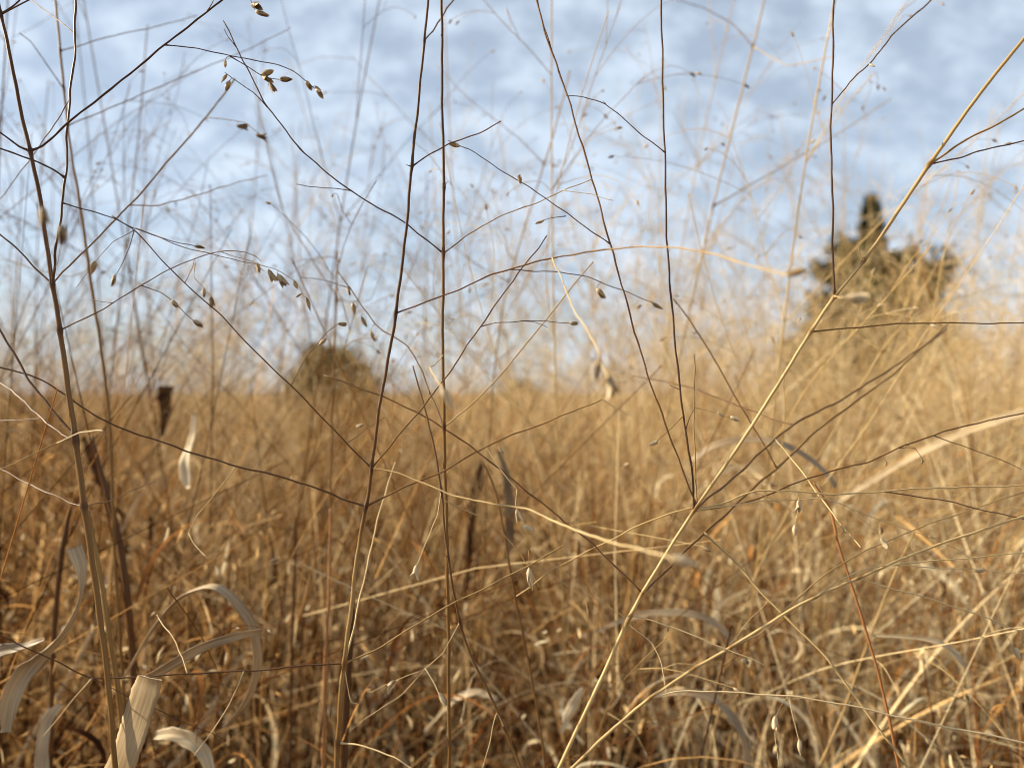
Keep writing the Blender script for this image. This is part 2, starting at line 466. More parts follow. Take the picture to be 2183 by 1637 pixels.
def panicle(seed, H, start=.52, rich=1.0):
    """stem, primary branches with their twigs, and spikelets of one open panicle, standing at the origin"""
    rng = np.random.default_rng(seed)
    lean = rng.normal(0, .05, 2)
    n = 15
    t = np.linspace(0, 1, n)
    stem = np.stack([lean[0] * H * t ** 1.5 + .004 * np.sin(t * 14 + seed), lean[1] * H * t ** 1.5 + .004 * np.cos(t * 11), H * t], -1)
    branches, seeds = [], []
    z = start
    k = 0
    while z < .97:
        p = np.array([np.interp(z, t, stem[:, c]) for c in range(3)])
        f = (z - start) / (1 - start)
        for b in range(rng.integers(1, 4) if z < .9 else 1):
            az = rng.random() * 6.283
            L = (.32 * (1 - f) + .06) * rng.uniform(.6, 1.15)
            d = rot_to([lean[0], lean[1], 1], rng.uniform(.45, .95), az)
            P, e = wavy(p, d, L, 5, rng, .06, rng.uniform(-.1, .5))
            parts = [(P, .00042, .00022)]
            for s in range(int(rng.integers(2, 6) * rich)):
                q = rng.uniform(.25, .98); i = q * 5; a = int(min(i, 4)); w = i - a
                p2 = P[a] * (1 - w) + P[a + 1] * w
                d2 = rot_to(P[a + 1] - P[a], rng.uniform(.3, .9), rng.random() * 6.283)
                P2, e2 = wavy(p2, d2, rng.uniform(.025, .09), 3, rng, .12, rng.uniform(.2, 1.2))
                parts.append((P2, .00024, .00014))
                if rng.random() < .8: seeds.append((P2[-1], e2 + np.array([0, 0, -.4]), rng.uniform(.0032, .0048)))
                if rng.random() < .5:
                    P3, e3 = wavy(P2[1], rot_to(P2[2] - P2[1], .8, rng.random() * 6.283), .014, 2, rng, .1, .5)
                    parts.append((P3, .00016, .00012)); seeds.append((P3[-1], e3 + np.array([0, 0, -.3]), rng.uniform(.0028, .0045)))
            branches.append(parts)
        z += rng.uniform(.05, .095)
        k += 1
    return stem, branches, seeds

OCT_Q = []
def seed_geo(mesh, p, d, L, tone, sides=4):
    d = nrm(np.asarray(d, float))
    s = np.array([0, .3, .65, 1.0]); r = np.array([.06, .21, .15, .015])
    tube(mesh, np.asarray(p)[None] + d[None] * (s[:, None] * L), r * L, sides, tone, cap=False)

# far panicles of the field, one mass of fine lines
def panicle_mass():
    temps = []
    for s in range(7):
        stem, br, sd = panicle(500 + s, 1.0, .55, .9)
        m = Mesh()
        rg = np.random.default_rng(s)
        tube(m, stem[::2], np.linspace(.0011, .00035, len(stem[::2])), 3, .5, cap=False)
        for parts in br:
            for P, r0, r1 in parts:
                tube(m, P[::2] if len(P) > 4 else P[[0, -1]], np.linspace(r0, r1, len(P[::2]) if len(P) > 4 else 2) * 1.8, 3, rg.uniform(.55, 1.0), cap=False)
        for p, d, L in sd:
            d = nrm(d); a = nrm(np.cross(d, [.3, .8, .5])); b = np.cross(d, a); w = L * .22
            V = [p, p + d * L * .4 + a * w, p + d * L * .4 - (a - b * 1.7) * w * .5, p + d * L * .4 - (a + b * 1.7) * w * .5, p + d * L]
            m.add(V, None, [(0, 1, 2), (0, 2, 3), (0, 3, 1), (4, 2, 1), (4, 3, 2), (4, 1, 3)], None, rg.uniform(.5, 1))
        temps.append((np.concatenate(m.v), np.concatenate(m.q), np.concatenate(m.t), np.concatenate(m.uv), np.concatenate(m.tone)))
    out = Mesh()
    x, y, r = scatter(420, 1.7, 14.0, R_(50), .45)
    # denser and taller on the right, round the cedar's foot, and along the left edge
    extra = [at(px, HORIZON, d) for px, d in zip(np.concatenate([RNG.normal(1520, 150, 180), RNG.normal(2110, 110, 150), RNG.normal(150, 240, 110), RNG.normal(470, 70, 25), RNG.normal(1000, 120, 25)]), U(490, 1.0, 3.6))]
    x = np.concatenate([x, [p[0] for p in extra]]); y = np.concatenate([y, [p[1] for p in extra]]); r = np.hypot(x, y); n = len(x)
    for i in range(n):
        if abs(x[i] / y[i] * F_PX + CX - 706) < 125 and i % 5: continue
        V, Q, T_, uv, tn = temps[i % 7]
        a = RNG.random() * 6.283; h = RNG.normal(1.18, .10) + (.06 if i >= 420 else 0); sc = np.array([.95 + .01 * r[i], .95 + .01 * r[i], h])
        c, s = math.cos(a), math.sin(a)
        W = V * sc
        lx, ly = RNG.normal(0, .07, 2) + np.array([.04, 0])
        W = np.stack([W[:, 0] * c - W[:, 1] * s + x[i] + lx * W[:, 2], W[:, 0] * s + W[:, 1] * c + y[i] + ly * W[:, 2], W[:, 2]], -1)
        out.add(W, Q, T_, uv, np.clip(tn + RNG.normal(0, .12), 0, 1))
    obj('grass_panicles', out.data('grass_panicles', M['haze']), kind='stuff', label='airy tan haze of seed heads rising above the far grass', category='grass')
panicle_mass()

# ------------------------------------------------------------------ out-of-focus stalks one can tell apart, each a thing of its own
def make_stalk_template(seed, H, tone, rich):
    stem, br, sd = panicle(seed, H, .50, rich)
    rg = np.random.default_rng(seed + 9)
    parts = []
    m = Mesh(); P = spline(stem, 3); t = np.linspace(0, 1, len(P))
    R = .0012 * (1 - t) + .0004 * t
    tube(m, P, R, 6, tone + .1 * np.sin(t * 9)); parts.append(('stem', m.data('stem', M['mid']), None))
    for b in br:
        m = Mesh()
        for Q, r0, r1 in b: tube(m, spline(Q, 2), np.linspace(r0, r1, (len(Q) - 1) * 2 + 1), 3, np.clip(tone + rg.normal(.08, .1), 0, 1), cap=False)
        parts.append(('branch', m.data('branch', M['mid']), None))
    m = Mesh()
    for p, d, L in sd: seed_geo(m, p, d, L, np.clip(rg.normal(.66, .2), 0, 1))
    parts.append(('spikelets', m.data('spikelets', M['seed']), 'stuff'))
    for q in range(2):
        z = rg.uniform(.3, .5) * H; az = rg.random() * 6.283
        p = np.array([np.interp(z, stem[:, 2], stem[:, c]) for c in range(3)])
        Q, e = wavy(p, rot_to([0, 0, 1], .4, az), rg.uniform(.2, .32), 7, rg, .12, rg.uniform(.8, 2.2))
        m = Mesh(); k = len(spline(Q, 3)); tt = np.linspace(0, 1, k)
        ribbon(m, spline(Q, 3), .0055 * np.minimum(1, .4 + 3 * tt) * (1 - tt ** 2 * .9), [math.sin(az), -math.cos(az), .1], tone=rg.uniform(.4, .8), cols=3)
        parts.append(('leaf_blade', m.data('leaf_blade', M['leaf']), None))
    return parts
TEMPLATES = [make_stalk_template(40 + i, (1.42, 1.34, 1.28, 1.38, 1.22, 1.46, 1.3, 1.36)[i], (.32, .45, .38, .66, .60, .3, .70, .62)[i], (1.0, 1.1, .9, 1.2, 1.0, .8, 1.1, 1.0)[i]) for i in range(8)]  # left sets darker, right sets paler: back and front light put into tone

def place_stalk(k, x, y, rz, tx, ty, sc, label, group):
    e = thing('grass_stalk', label, 'grass stalk', (x, y, 0), group)
    e.rotation_euler = (tx, ty, rz); e.scale = (1, 1, sc)
    for nm, me, kd in TEMPLATES[k]:
        o = obj(nm, me.copy(), e)
        if kd: o['kind'] = kd

def mid_rows():
    rg = np.random.default_rng(77)
    # column range in the photograph, depth range, count, templates, lean, colour word
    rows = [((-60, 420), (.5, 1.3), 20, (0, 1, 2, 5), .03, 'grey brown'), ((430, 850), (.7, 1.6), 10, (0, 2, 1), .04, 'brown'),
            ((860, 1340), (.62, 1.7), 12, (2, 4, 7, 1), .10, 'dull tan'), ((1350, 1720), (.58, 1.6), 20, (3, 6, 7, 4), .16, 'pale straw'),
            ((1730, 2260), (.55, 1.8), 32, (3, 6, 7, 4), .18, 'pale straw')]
    marks = [(-200, 'at the left edge of the photo'), (20, 'just behind the thick left stem'), (245, 'right of the olive stem'), (420, 'in the sky left of the round shrub'),
             (590, 'in front of the round shrub'), (830, 'between the two tall dark central stems'), (960, 'right of the straight central stem'),
             (1130, 'above the small tan bush'), (1340, 'behind the upright branches of the fan'), (1500, 'just right of the fan of branches'),
             (1640, 'left of the cedar'), (1760, 'across the cedar'), (1960, 'right of the cedar'), (2110, 'at the right edge of the photo')]
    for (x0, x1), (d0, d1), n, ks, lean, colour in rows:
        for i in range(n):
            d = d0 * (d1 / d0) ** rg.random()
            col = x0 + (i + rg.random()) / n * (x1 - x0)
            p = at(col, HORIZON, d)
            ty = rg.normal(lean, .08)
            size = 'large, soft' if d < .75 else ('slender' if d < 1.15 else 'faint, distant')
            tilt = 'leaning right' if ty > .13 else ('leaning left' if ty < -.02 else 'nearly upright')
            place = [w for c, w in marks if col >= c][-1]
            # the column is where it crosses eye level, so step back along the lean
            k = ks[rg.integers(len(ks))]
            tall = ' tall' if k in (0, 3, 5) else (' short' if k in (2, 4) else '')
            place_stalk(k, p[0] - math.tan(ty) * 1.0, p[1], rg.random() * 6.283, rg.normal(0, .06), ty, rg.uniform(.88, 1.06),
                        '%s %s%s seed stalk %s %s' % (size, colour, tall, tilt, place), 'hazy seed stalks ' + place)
mid_rows()

# ------------------------------------------------------------------ trees beyond the grass
def tree(name, label, cat, base, H, profile, n_limb, n_leaf, leaf, tones, group=None, trunk_r=.05, seed=1, spread=.07, vary=(.62, 1.12), rise=(.25, .9), leader=0):
    rg = np.random.default_rng(seed)
    e = thing(name, label, cat, base, group)
    m = Mesh(); z = np.linspace(0, H * .97, 12)
    P = np.stack([.03 * np.sin(z * 1.3 + seed), .03 * np.cos(z), z], -1)
    tube(m, P, trunk_r * (1 - z / H * .93), 8, .5); obj('trunk', m.data('trunk', M['bark']), e)
    crown = Mesh(); LV, LQ, LT = [], [], []
    for i in range(n_limb):
        f = (i + rg.random()) / n_limb; zz_ = H * (.08 + .9 * f)
        az = i * 2.4 + rg.normal(0, .4)
        Rm = profile(zz_ / H) * rg.uniform(*vary)
        d = np.array([math.cos(az), math.sin(az), rg.uniform(*rise)])
        p0 = np.array([np.interp(zz_ * .9, z, P[:, 0]), np.interp(zz_ * .9, z, P[:, 1]), zz_ * .9])
        Q, _ = wavy(p0, d, Rm * 1.1, 5, rg, .12)
        m = Mesh(); tube(m, Q, np.linspace(trunk_r * .2 * (1 - f * .7), .003, 6), 5, .05); obj('limb', m.data('limb', M['bark']), e)
        k = int(n_leaf * Rm / .8)
        q = rg.random(k) ** .6 * 5; a = np.minimum(q.astype(int), 4); w = (q - a)[:, None]
        c = Q[a] * (1 - w) + Q[a + 1] * w + rg.normal(0, 1, (k, 3)) * (.03 + spread * Rm) * np.array([1, 1, .8])
        n1 = nrm(rg.normal(0, 1, (k, 3)) + np.array([0, 0, .5])); n2 = nrm(np.cross(n1, rg.normal(0, 1, (k, 3))))
        s = rg.uniform(.6, 1.5, (k, 1)) * leaf
        V = np.stack([c - n2 * s * .22, c + n2 * s * .22, c + n1 * s + n2 * s * .1, c + n1 * s * .9 - n2 * s * .15], 1)
        Qd = np.arange(k)[:, None] * 4 + np.array([[0, 1, 2, 3]])
        crown.add(V.reshape(-1, 3), Qd, None, None, np.repeat(np.clip(rg.normal(tones[0], tones[1], k) + rg.normal(0, .12), 0, 1), 4))
    if leader:      # the dense narrow shoot at the top
        u = rg.random(leader); zc = H * (.80 + .215 * u); rad = (.16 * (1 - u) ** .8 + .02) * np.sqrt(rg.random(leader)) * (.9 + .18 * np.sin(zc * 37)); th = rg.random(leader) * 6.283
        c = np.stack([np.interp(zc, z, P[:, 0]) + rad * np.cos(th), np.interp(zc, z, P[:, 1]) + rad * np.sin(th), zc], -1)
        n1 = nrm(np.stack([np.cos(th), np.sin(th), rg.uniform(.4, 1.6, leader)], -1)); n2 = nrm(np.cross(n1, rg.normal(0, 1, (leader, 3)))); q = rg.uniform(.6, 1.3, (leader, 1)) * leaf
        V = np.stack([c - n2 * q * .22, c + n2 * q * .22, c + n1 * q + n2 * q * .1, c + n1 * q * .9 - n2 * q * .15], 1)
        crown.add(V.reshape(-1, 3), np.arange(leader)[:, None] * 4 + np.array([[0, 1, 2, 3]]), None, None, np.repeat(np.clip(rg.normal(tones[0], tones[1], leader), 0, 1), 4))
    obj('crown', crown.data('crown', M['needle'], smooth=False), e)

def cedar_profile(f):
    return np.interp(f, [0, .12, .3, .55, .66, .76, .83, .87, .93, 1], [.75, 1.0, 1.05, .95, .78, .52, .34, .14, .09, .03])
p = at(1850, HORIZON, 8.0)
tree('cedar_tree', 'conical olive cedar with a narrow spire behind the straw grass', 'tree', (p[0], p[1], 0), 3.04, cedar_profile, 84, 1000, .062, (.12, .12), seed=4, spread=.05, vary=(.42, 1.22), leader=1500)
p = at(706, HORIZON, 15.0)
tree('round_shrub', 'dark round shrub alone on the horizon', 'shrub', (p[0], p[1], 0), 2.0,
     lambda f: .96 * math.sqrt(max(.02, 1 - (abs(f - .30) / .72) ** 2)), 90, 330, .07, (.20, .13), seed=7, spread=.12, vary=(.8, 1.02), rise=(.0, .3))
p = at(1112, HORIZON, 17.0)
tree('low_bush', 'small tan bush on the horizon right of the round shrub', 'shrub', (p[0], p[1], 0), 1.28,
     lambda f: np.interp(f, [0, .3, .6, .85, 1], [.4, .55, .6, .4, .1]), 36, 200, .06, (.95, .06), seed=9, spread=.14)

# ------------------------------------------------------------------ the stalks in focus, traced joint by joint, each joint at its own depth
def husk(seed, open_=.25, slim=1.0):
    """a spikelet 1 unit long along +Z: swollen grain, two pointed glumes that part at the tip, short stalk"""
    m = Mesh()
    s = np.array([0, .08, .22, .42, .62, .8, .92]); r = np.array([.035, .09, .165, .185, .14, .075, .02]) * slim
    tube(m, np.stack([s * 0, s * 0, s], -1), r, 8, .42)
    for k, (a, l, o) in enumerate(((.3, 1.0, open_), (3.3, .86, open_ * 1.2), (1.9, .55, open_ * .7))):
        t = np.linspace(0, 1, 7); q = np.linspace(-1, 1, 5)
        rad = np.interp(t, [0, .25, .5, .8, 1], [.04, .18, .205, .13 + o * .3, .06 + o * .6]) * slim
        wd = np.interp(t, [0, .2, .5, .8, 1], [.9, 1.3, 1.2, .7, .05])
        th = a + q[None] * wd[:, None]
        V = np.stack([np.cos(th) * rad[:, None], np.sin(th) * rad[:, None], np.broadcast_to((t * l)[:, None], th.shape)], -1)
        V2 = V * np.array([.93, .93, 1.0])
        for W, flip in ((V, 0), (V2, 1)):
            i = np.arange(6)[:, None] * 5; j = np.arange(4)[None]
            Q = np.stack([i + j, i + j + 1, i + 6 + j, i + 5 + j] if not flip else [i + j, i + 5 + j, i + 6 + j, i + j + 1], -1).reshape(-1, 4)
            m.add(W, Q, None, np.stack([th, np.broadcast_to((t * .005)[:, None], th.shape)], -1), np.repeat(.56 + .1 * k + .12 * t, 5))
    return m
HUSKS = {}
for key, shift in (('d', -.16), ('m', .05), ('p', .32)):
    for v, (o, sl) in enumerate(((.12, 1.0), (.34, .95), (.55, .85), (.05, .72))):
        h = husk(v, o, sl); h.tone = [np.clip(t + shift, 0, 1) for t in h.tone]
        HUSKS[key, v] = h.data('spikelet', M['seed'])

def wiggle(P, amp, rg, wl_=.010):
    L = np.concatenate([[0], np.cumsum(np.linalg.norm(np.diff(P, axis=0), axis=1))])
    out = P.copy()
    env = np.minimum(1, L / .01)
    for f, a in ((1.0, 1.0), (.43, 1.4), (2.3, .45)):
        ph = rg.random(3) * 6.283
        out += amp * a * env[:, None] * np.sin(L[:, None] / wl_ * 6.283 / 2 * f + ph) * np.array([1, .6, 1])
    return out

def out_of_frame(p):
    return p[0] < 0 or p[0] > 2183 or p[1] < 0 or p[1] > 1637

def grow_on(P, R, tn, length, rg, k=12):
    """carry the last point of P on past the edge of the picture, bending a little and tapering to a tip"""
    d = nrm(P[-1] - P[-5]); q = [P[-1]]
    for i in range(k):
        d = nrm(d + rg.normal(0, .035, 3)); q.append(q[-1] + d * length / k)
    t = np.linspace(0, 1, k + 1)[1:]
    return np.concatenate([P, q[1:]]), np.concatenate([R, R[-1] * (1 - .75 * t)]), np.concatenate([tn, np.full(k, tn[-1])])

class Stalk:
    def __init__(self, label, stem, depth, mat='stem', seed=1, wig=.00016, to_ground=True, name='grass_stalk', cat='grass stalk', group=None):
        """stem: rows (px, py, width px, tone) from the top down; depth (top, bottom)"""
        self.rg = np.random.default_rng(seed)
        st = np.array(stem, float)
        L = np.concatenate([[0], np.cumsum(np.hypot(*np.diff(st[:, :2], axis=0).T))]); L /= L[-1]
        dep = np.interp(L, np.linspace(0, 1, len(depth)), depth)
        rows = spline(np.column_stack([at(st[:, 0], st[:, 1], dep), st[:, 2] * .78 / 2 / F_PX * np.minimum(dep, .36), st[:, 3]]), 14)
        P, R, tn = rows[:, :3], rows[:, 3], rows[:, 4]
        P = wiggle(P, wig * .45, self.rg)
        if out_of_frame(st[0]):
            P, R, tn = (a[::-1] for a in grow_on(P[::-1], R[::-1], tn[::-1], .17, self.rg))
        if to_ground:
            d = nrm(P[-1] - P[-10]); q = [P[-1]]; k = 14; step = P[-1][2] / k
            for i in range(k):
                d = nrm(d * .86 + np.array([0, 0, -1.0]) * .14); s = step / max(.2, -d[2]); q.append(q[-1] + d * s)
            q = np.array(q[1:]); q[:, 2] *= 1.0; q[-1, 2] = min(q[-1, 2], 0.0)
            P = np.concatenate([P, q]); R = np.concatenate([R, np.full(k, R[-1] * 1.05)]); tn = np.concatenate([tn, np.full(k, tn[-1])])
        self.base = P[-1].copy()
        self.e = thing(name, label, cat, tuple(self.base), group)
        self.P, self.R, self.tn, self.mat = P, R, tn, mat
        self.nodes = []
    def finish(self):
        R = self.R.copy(); tn = self.tn.copy()
        for p in self.nodes:
            d = np.linalg.norm(self.P - p, axis=1); R = np.maximum(R, self.R * (1 + .38 * np.exp(-(d / .0015) ** 2))); tn = np.minimum(tn, self.tn - .22 * np.exp(-(d / .0016) ** 2))
        P = self.P
        # finer rings near the nodes
        m = Mesh(); tube(m, P, R, 9, np.clip(tn, 0, 1))
        obj('stem', m.data('stem', M[self.mat], self.base), self.e)
        return self
    def branch(self, pts, w, d1, tone=.3, tone1=None, mat=None, twigs=(), sp=(), node=True, dmid=None, parent=None, rootP=None, wig=.00013, flare=True):
        pts = np.array(pts, float)
        src = self.P if rootP is None else rootP
        # depth where it leaves: of the nearest point of its carrier, seen from the camera
        v = src - CAM; dep = v[:, 1] * cp + v[:, 2] * sp_; zc = v[:, 2] * cp - v[:, 1] * sp_
        ok = dep > .03
        sx = np.where(ok, CX + v[:, 0] / np.maximum(dep, .03) * F_PX, 1e6); sy = np.where(ok, CY - zc / np.maximum(dep, .03) * F_PX, 1e6)
        k = int(np.argmin(np.hypot(sx - pts[0, 0], sy - pts[0, 1]))); d0 = dep[k]
        if math.hypot(sx[k] - pts[0, 0], sy[k] - pts[0, 1]) < 26: pts[0] = (sx[k], sy[k])
        L = np.concatenate([[0], np.cumsum(np.hypot(*np.diff(pts, axis=0).T))]); L /= L[-1]
        dd = d0 + (d1 - d0) * L if dmid is None else np.interp(L, [0, .5, 1], [d0, dmid, d1])
        W0 = at(pts[:, 0], pts[:, 1], dd)
        Pw = spline(W0, 8)
        if len(W0) > 2:
            q = np.linspace(0, len(W0) - 1, len(Pw)); Pw = .45 * Pw + .55 * np.stack([np.interp(q, np.arange(len(W0)), W0[:, c]) for c in range(3)], -1)
        n = len(Pw); t = np.linspace(0, 1, n)
        depn = np.interp(t, np.linspace(0, 1, len(dd)), dd)
        R = (w[0] + (w[1] - w[0]) * t) * .64 / 2 / F_PX * np.minimum(depn, .36) * (1 + .06 * np.sin(t * 41 + w[0]) + .05 * np.sin(t * 97))
        Pw = wiggle(Pw, wig, self.rg)
        Lw = np.concatenate([[0], np.cumsum(np.linalg.norm(np.diff(Pw, axis=0), axis=1))])
        if flare: R = R * (1 + .75 * np.exp(-(Lw / .0014) ** 2))
        tb = np.clip(tone + ((tone if tone1 is None else tone1) - tone) * t, 0, 1)
        Pt, Rt = Pw, R
        if out_of_frame(pts[-1]) and pts[-1, 1] < 1600: Pt, Rt, tb = grow_on(Pw, R, tb, .11, self.rg)
        m = Mesh(); tube(m, Pt, Rt, 6, tb)
        o = obj('branch' if parent is None else 'twig', m.data('branch' if parent is None else 'twig', M[mat or self.mat], self.base), parent or self.e)
        if node and parent is None: self.nodes.append(Pw[0])
        top = o if parent is None else parent
        for tw in twigs: self.branch(parent=top, rootP=Pw, **tw)
        for s in sp: self.spikelet(top, Pw, *s)
        return o
    def spikelet(self, parent, Pw, px, py, ang, L=26, key='m', d=None):
        """a husk with its base at (px, py) pointing along ang degrees in the picture (0 right, 90 down)"""
        v = Pw - CAM; dep = v[:, 1] * cp + v[:, 2] * sp_; zc = v[:, 2] * cp - v[:, 1] * sp_
        sx = CX + v[:, 0] / dep * F_PX; sy = CY - zc / dep * F_PX
        k = int(np.argmin(np.hypot(sx - px, sy - py)))
        if d is None: d = dep[k]
        p = at(px, py, d)
        a = math.radians(ang); dv = nrm(np.array([math.cos(a), self.rg.normal(0, .3), -math.sin(a)]))
        z = Vector(dv); x = z.orthogonal().normalized(); x.rotate(Matrix.Rotation(self.rg.random() * 6.28, 3, z)); y = z.cross(x)
        rot = Matrix((x, y, z)).transposed()
        ln = L * 1.05 / F_PX * min(d, .40)
        o = obj('spikelet', HUSKS[key, int(self.rg.integers(4))], parent)
        o.matrix_local = Matrix.Translation(Vector(p - self.base)) @ rot.to_4x4() @ Matrix.Scale(ln, 4)
        gap = np.linalg.norm(Pw[k] - p)
        if gap > .0008:      # a hair-fine pedicel back to the twig that carries it
            mid = (Pw[k] + p) / 2 + np.array([0, 0, gap * .18])
            m = Mesh(); tube(m, spline(np.array([Pw[k], mid, p]), 4), .00011, 5, .55)
            obj('pedicel', m.data('pedicel', M['stem'], self.base), parent)

T = lambda pts, w=(3.2, 2.2), d1=.27, **k: dict(pts=pts, w=w, d1=d1, **k)

# --- thick stem at the left edge
A = Stalk('thick brown grass stem at the photo\'s left edge with wide V-shaped branching',
          [(-14, -60, 7.6, 0.10), (2, 30, 8.4, 0.10), (18, 105, 9.2, 0.16), (40, 215, 9.7, 0.18), (64, 322, 10.1, 0.22), (85, 425, 10.9, 0.22), (112, 605, 11.3, 0.30),
           (136, 760, 13.6, 0.38), (158, 920, 15.1, 0.42), (180, 1080, 15.8, 0.42), (208, 1280, 15.1, 0.44), (228, 1430, 14.4, 0.46), (246, 1640, 14.4, 0.42)], (.265, .262, .25), seed=3)
A.branch([(2, 30), (28, 14), (60, -12)], (6, 5), .27, .1)
A.branch([(64, 322), (92, 310), (150, 258), (250, 180), (352, 95), (440, 28), (490, -14)], (8, 6), .275, .12,
         twigs=[T([(440, 28), (452, 8), (462, -14)], (4, 3)),
                T([(352, 95), (420, 103), (500, 122), (590, 138), (625, 152), (655, 175), (688, 203)], (4, 2.4), .28, tone=.15,
                  sp=[(652, 172, 60, 24, 'm'), (672, 184, 58, 28, 'm')]),
                T([(490, 120), (530, 143), (562, 163), (606, 170)], (3.4, 2.2), .285, tone=.15,
                  sp=[(556, 160, -15, 30, 'm'), (560, 163, 40, 28, 'm'), (574, 175, 62, 26, 'm'), (596, 170, 5, 28, 'd'), (480, 128, 85, 16, 'p')])])
A.branch([(2, 30), (200, -60), (400, -70), (520, -30), (538, 8)], (5, 2), .27, .2, sp=[(536, 10, 25, 34, 'd'), (544, 24, 22, 34, 'm')])
A.branch([(64, 322), (40, 312), (0, 282), (-30, 262)], (7, 5), .26, .1)
A.branch([(112, 605), (95, 590), (50, 545), (0, 500), (-30, 478)], (7, 5), .27, .2)
A.branch([(112, 605), (135, 580), (235, 480), (300, 412), (370, 330), (440, 250), (500, 170)], (6, 6), .40, .38, .5,
         twigs=[T([(275, 440), (340, 438), (440, 410), (520, 385), (570, 375)], (4, 3), .42, tone=.6),
                T([(440, 250), (520, 262), (560, 292)], (3, 2.5), .36, tone=.35, sp=[(504, 268, 8, 26, 'd'), (545, 288, 15, 26, 'd')])])
A.branch([(114, 600), (118, 560), (126, 500), (131, 440), (138, 370), (146, 270), (151, 190), (160, 60), (163, -20)], (8, 7), .272, .12, .16, wig=.00022,
         twigs=[T([(138, 375), (110, 360), (70, 343), (0, 316), (-30, 306)], (6, 5), .26, tone=.08),
                T([(132, 433), (175, 446), (240, 465), (290, 487), (360, 512), (400, 521), (437, 531)], (4, 2.2), .275, tone=.1, sp=[(414, 524, 12, 24, 'd')]),
                T([(290, 487), (395, 527), (470, 546), (530, 562), (585, 574), (630, 598), (650, 632)], (3, 2), .268, tone=.4, tone1=.75,
                  sp=[(548, 560, 78, 24, 'p'), (572, 574, 62, 30, 'm'), (592, 584, 55, 34, 'm'), (626, 598, 75, 22, 'p'), (644, 626, 150, 16, 'm'), (654, 634, 75, 30, 'm')]),
                T([(160, 70), (130, 48), (70, 4), (55, -14)], (4, 4), .33, tone=.35),
                T([(150, 215), (110, 275), (60, 345), (0, 425)], (4, 3), .36, tone=.3)])
A.branch([(145, 703), (220, 660), (300, 607), (360, 575), (420, 550), (470, 537), (520, 537), (545, 546), (558, 556)], (4.4, 2), .275, .3, .6,
         twigs=[T([(303, 605), (345, 625), (390, 665), (415, 686)], (3, 2), .27, tone=.3, sp=[(412, 684, 28, 26, 'm'), (366, 640, 45, 24, 'm')]),
                T([(235, 648), (215, 643), (194, 639)], (2.6, 2), .27, tone=.2),
                T([(470, 537), (500, 548), (540, 560), (556, 572)], (2.4, 1.8), .275, tone=.7, sp=[(546, 560, 70, 20, 'p')])])
A.branch([(155, 930), (110, 872), (60, 805), (0, 706), (-20, 672)], (9, 8), .28, .22)
A.branch([(156, 945), (120, 917), (90, 893), (40, 845), (-20, 800)], (7, 6), .33, .25, twigs=[T([(90, 893), (50, 896), (-10, 895)], (4, 3), .31, tone=.2)])
A.branch([(160, 935), (110, 950), (40, 985), (-20, 1010)], (6, 4), .25, .6, twigs=[T([(120, 948), (165, 925), (200, 918), (218, 919)], (3.4, 5), .245, tone=.85)])
A.branch([(182, 1085), (150, 1072), (80, 1040), (0, 1000), (-20, 992)], (5, 4), .30, .25)
A.branch([(184, 1085), (240, 1065), (330, 1025)], (4, 3), .34, .4)
A.branch([(112, 600), (105, 540), (98, 480), (94, 445)], (3, 2), .165, .3, sp=[(90, 440, 84, 46, 'm', .165)], node=False)
A.branch([(118, 590), (128, 540), (131, 490)], (3, 2), .17, .3, sp=[(130, 478, 80, 46, 'd', .17)], node=False)
A.finish()

# --- stem left of centre, forking three times
B = Stalk('slim dark stem left of centre leaning slightly right, branching in opposite pairs',
          [(914, -40, 6.7, 0.18), (908, 60, 6.7, 0.20), (893, 200, 7.1, 0.20), (878, 355, 8.0, 0.18), (862, 520, 8.0, 0.14), (844, 668, 8.8, 0.18), (826, 770, 8.4, 0.22),
           (810, 865, 8.4, 0.28), (792, 998, 8.8, 0.28), (780, 1080, 10.1, 0.32), (764, 1170, 10.1, 0.57), (750, 1280, 11.3, 0.60), (734, 1413, 12.2, 0.57), (724, 1520, 13.4, 0.47), (716, 1650, 15.1, 0.42)],
          (.275, .268, .26), seed=5, wig=.0002)
B.branch([(904, 92), (930, 55), (966, 0), (990, -30)], (5, 6), .33, .35)
B.branch([(878, 355), (905, 337), (960, 305), (1020, 285), (1067, 258)], (5, 4), .265, .2, .4)
B.branch([(876, 357), (866, 352)], (5, 2), .27, .1, flare=False)
B.branch([(844, 670), (950, 628), (1050, 586), (1110, 568), (1200, 545), (1300, 531), (1420, 526), (1500, 536), (1600, 568), (1690, 585)], (5, 6), .165, .25, .75,
         twigs=[T([(1180, 552), (1215, 640), (1265, 730), (1300, 810)], (4, 6), .17, tone=.8, sp=[(1278, 765, 100, 46, 'd', .17), (1300, 800, 80, 50, 'p', .17)]), T([(1085, 576), (1180, 580), (1250, 590), (1330, 620), (1400, 650)], (3.6, 2.4), .31, tone=.3, sp=[(1272, 614, 55, 30, 'm'), (1390, 646, 25, 30, 'm')])],
         sp=[(1676, 583, -5, 44, 'm', .165)], dmid=.25)
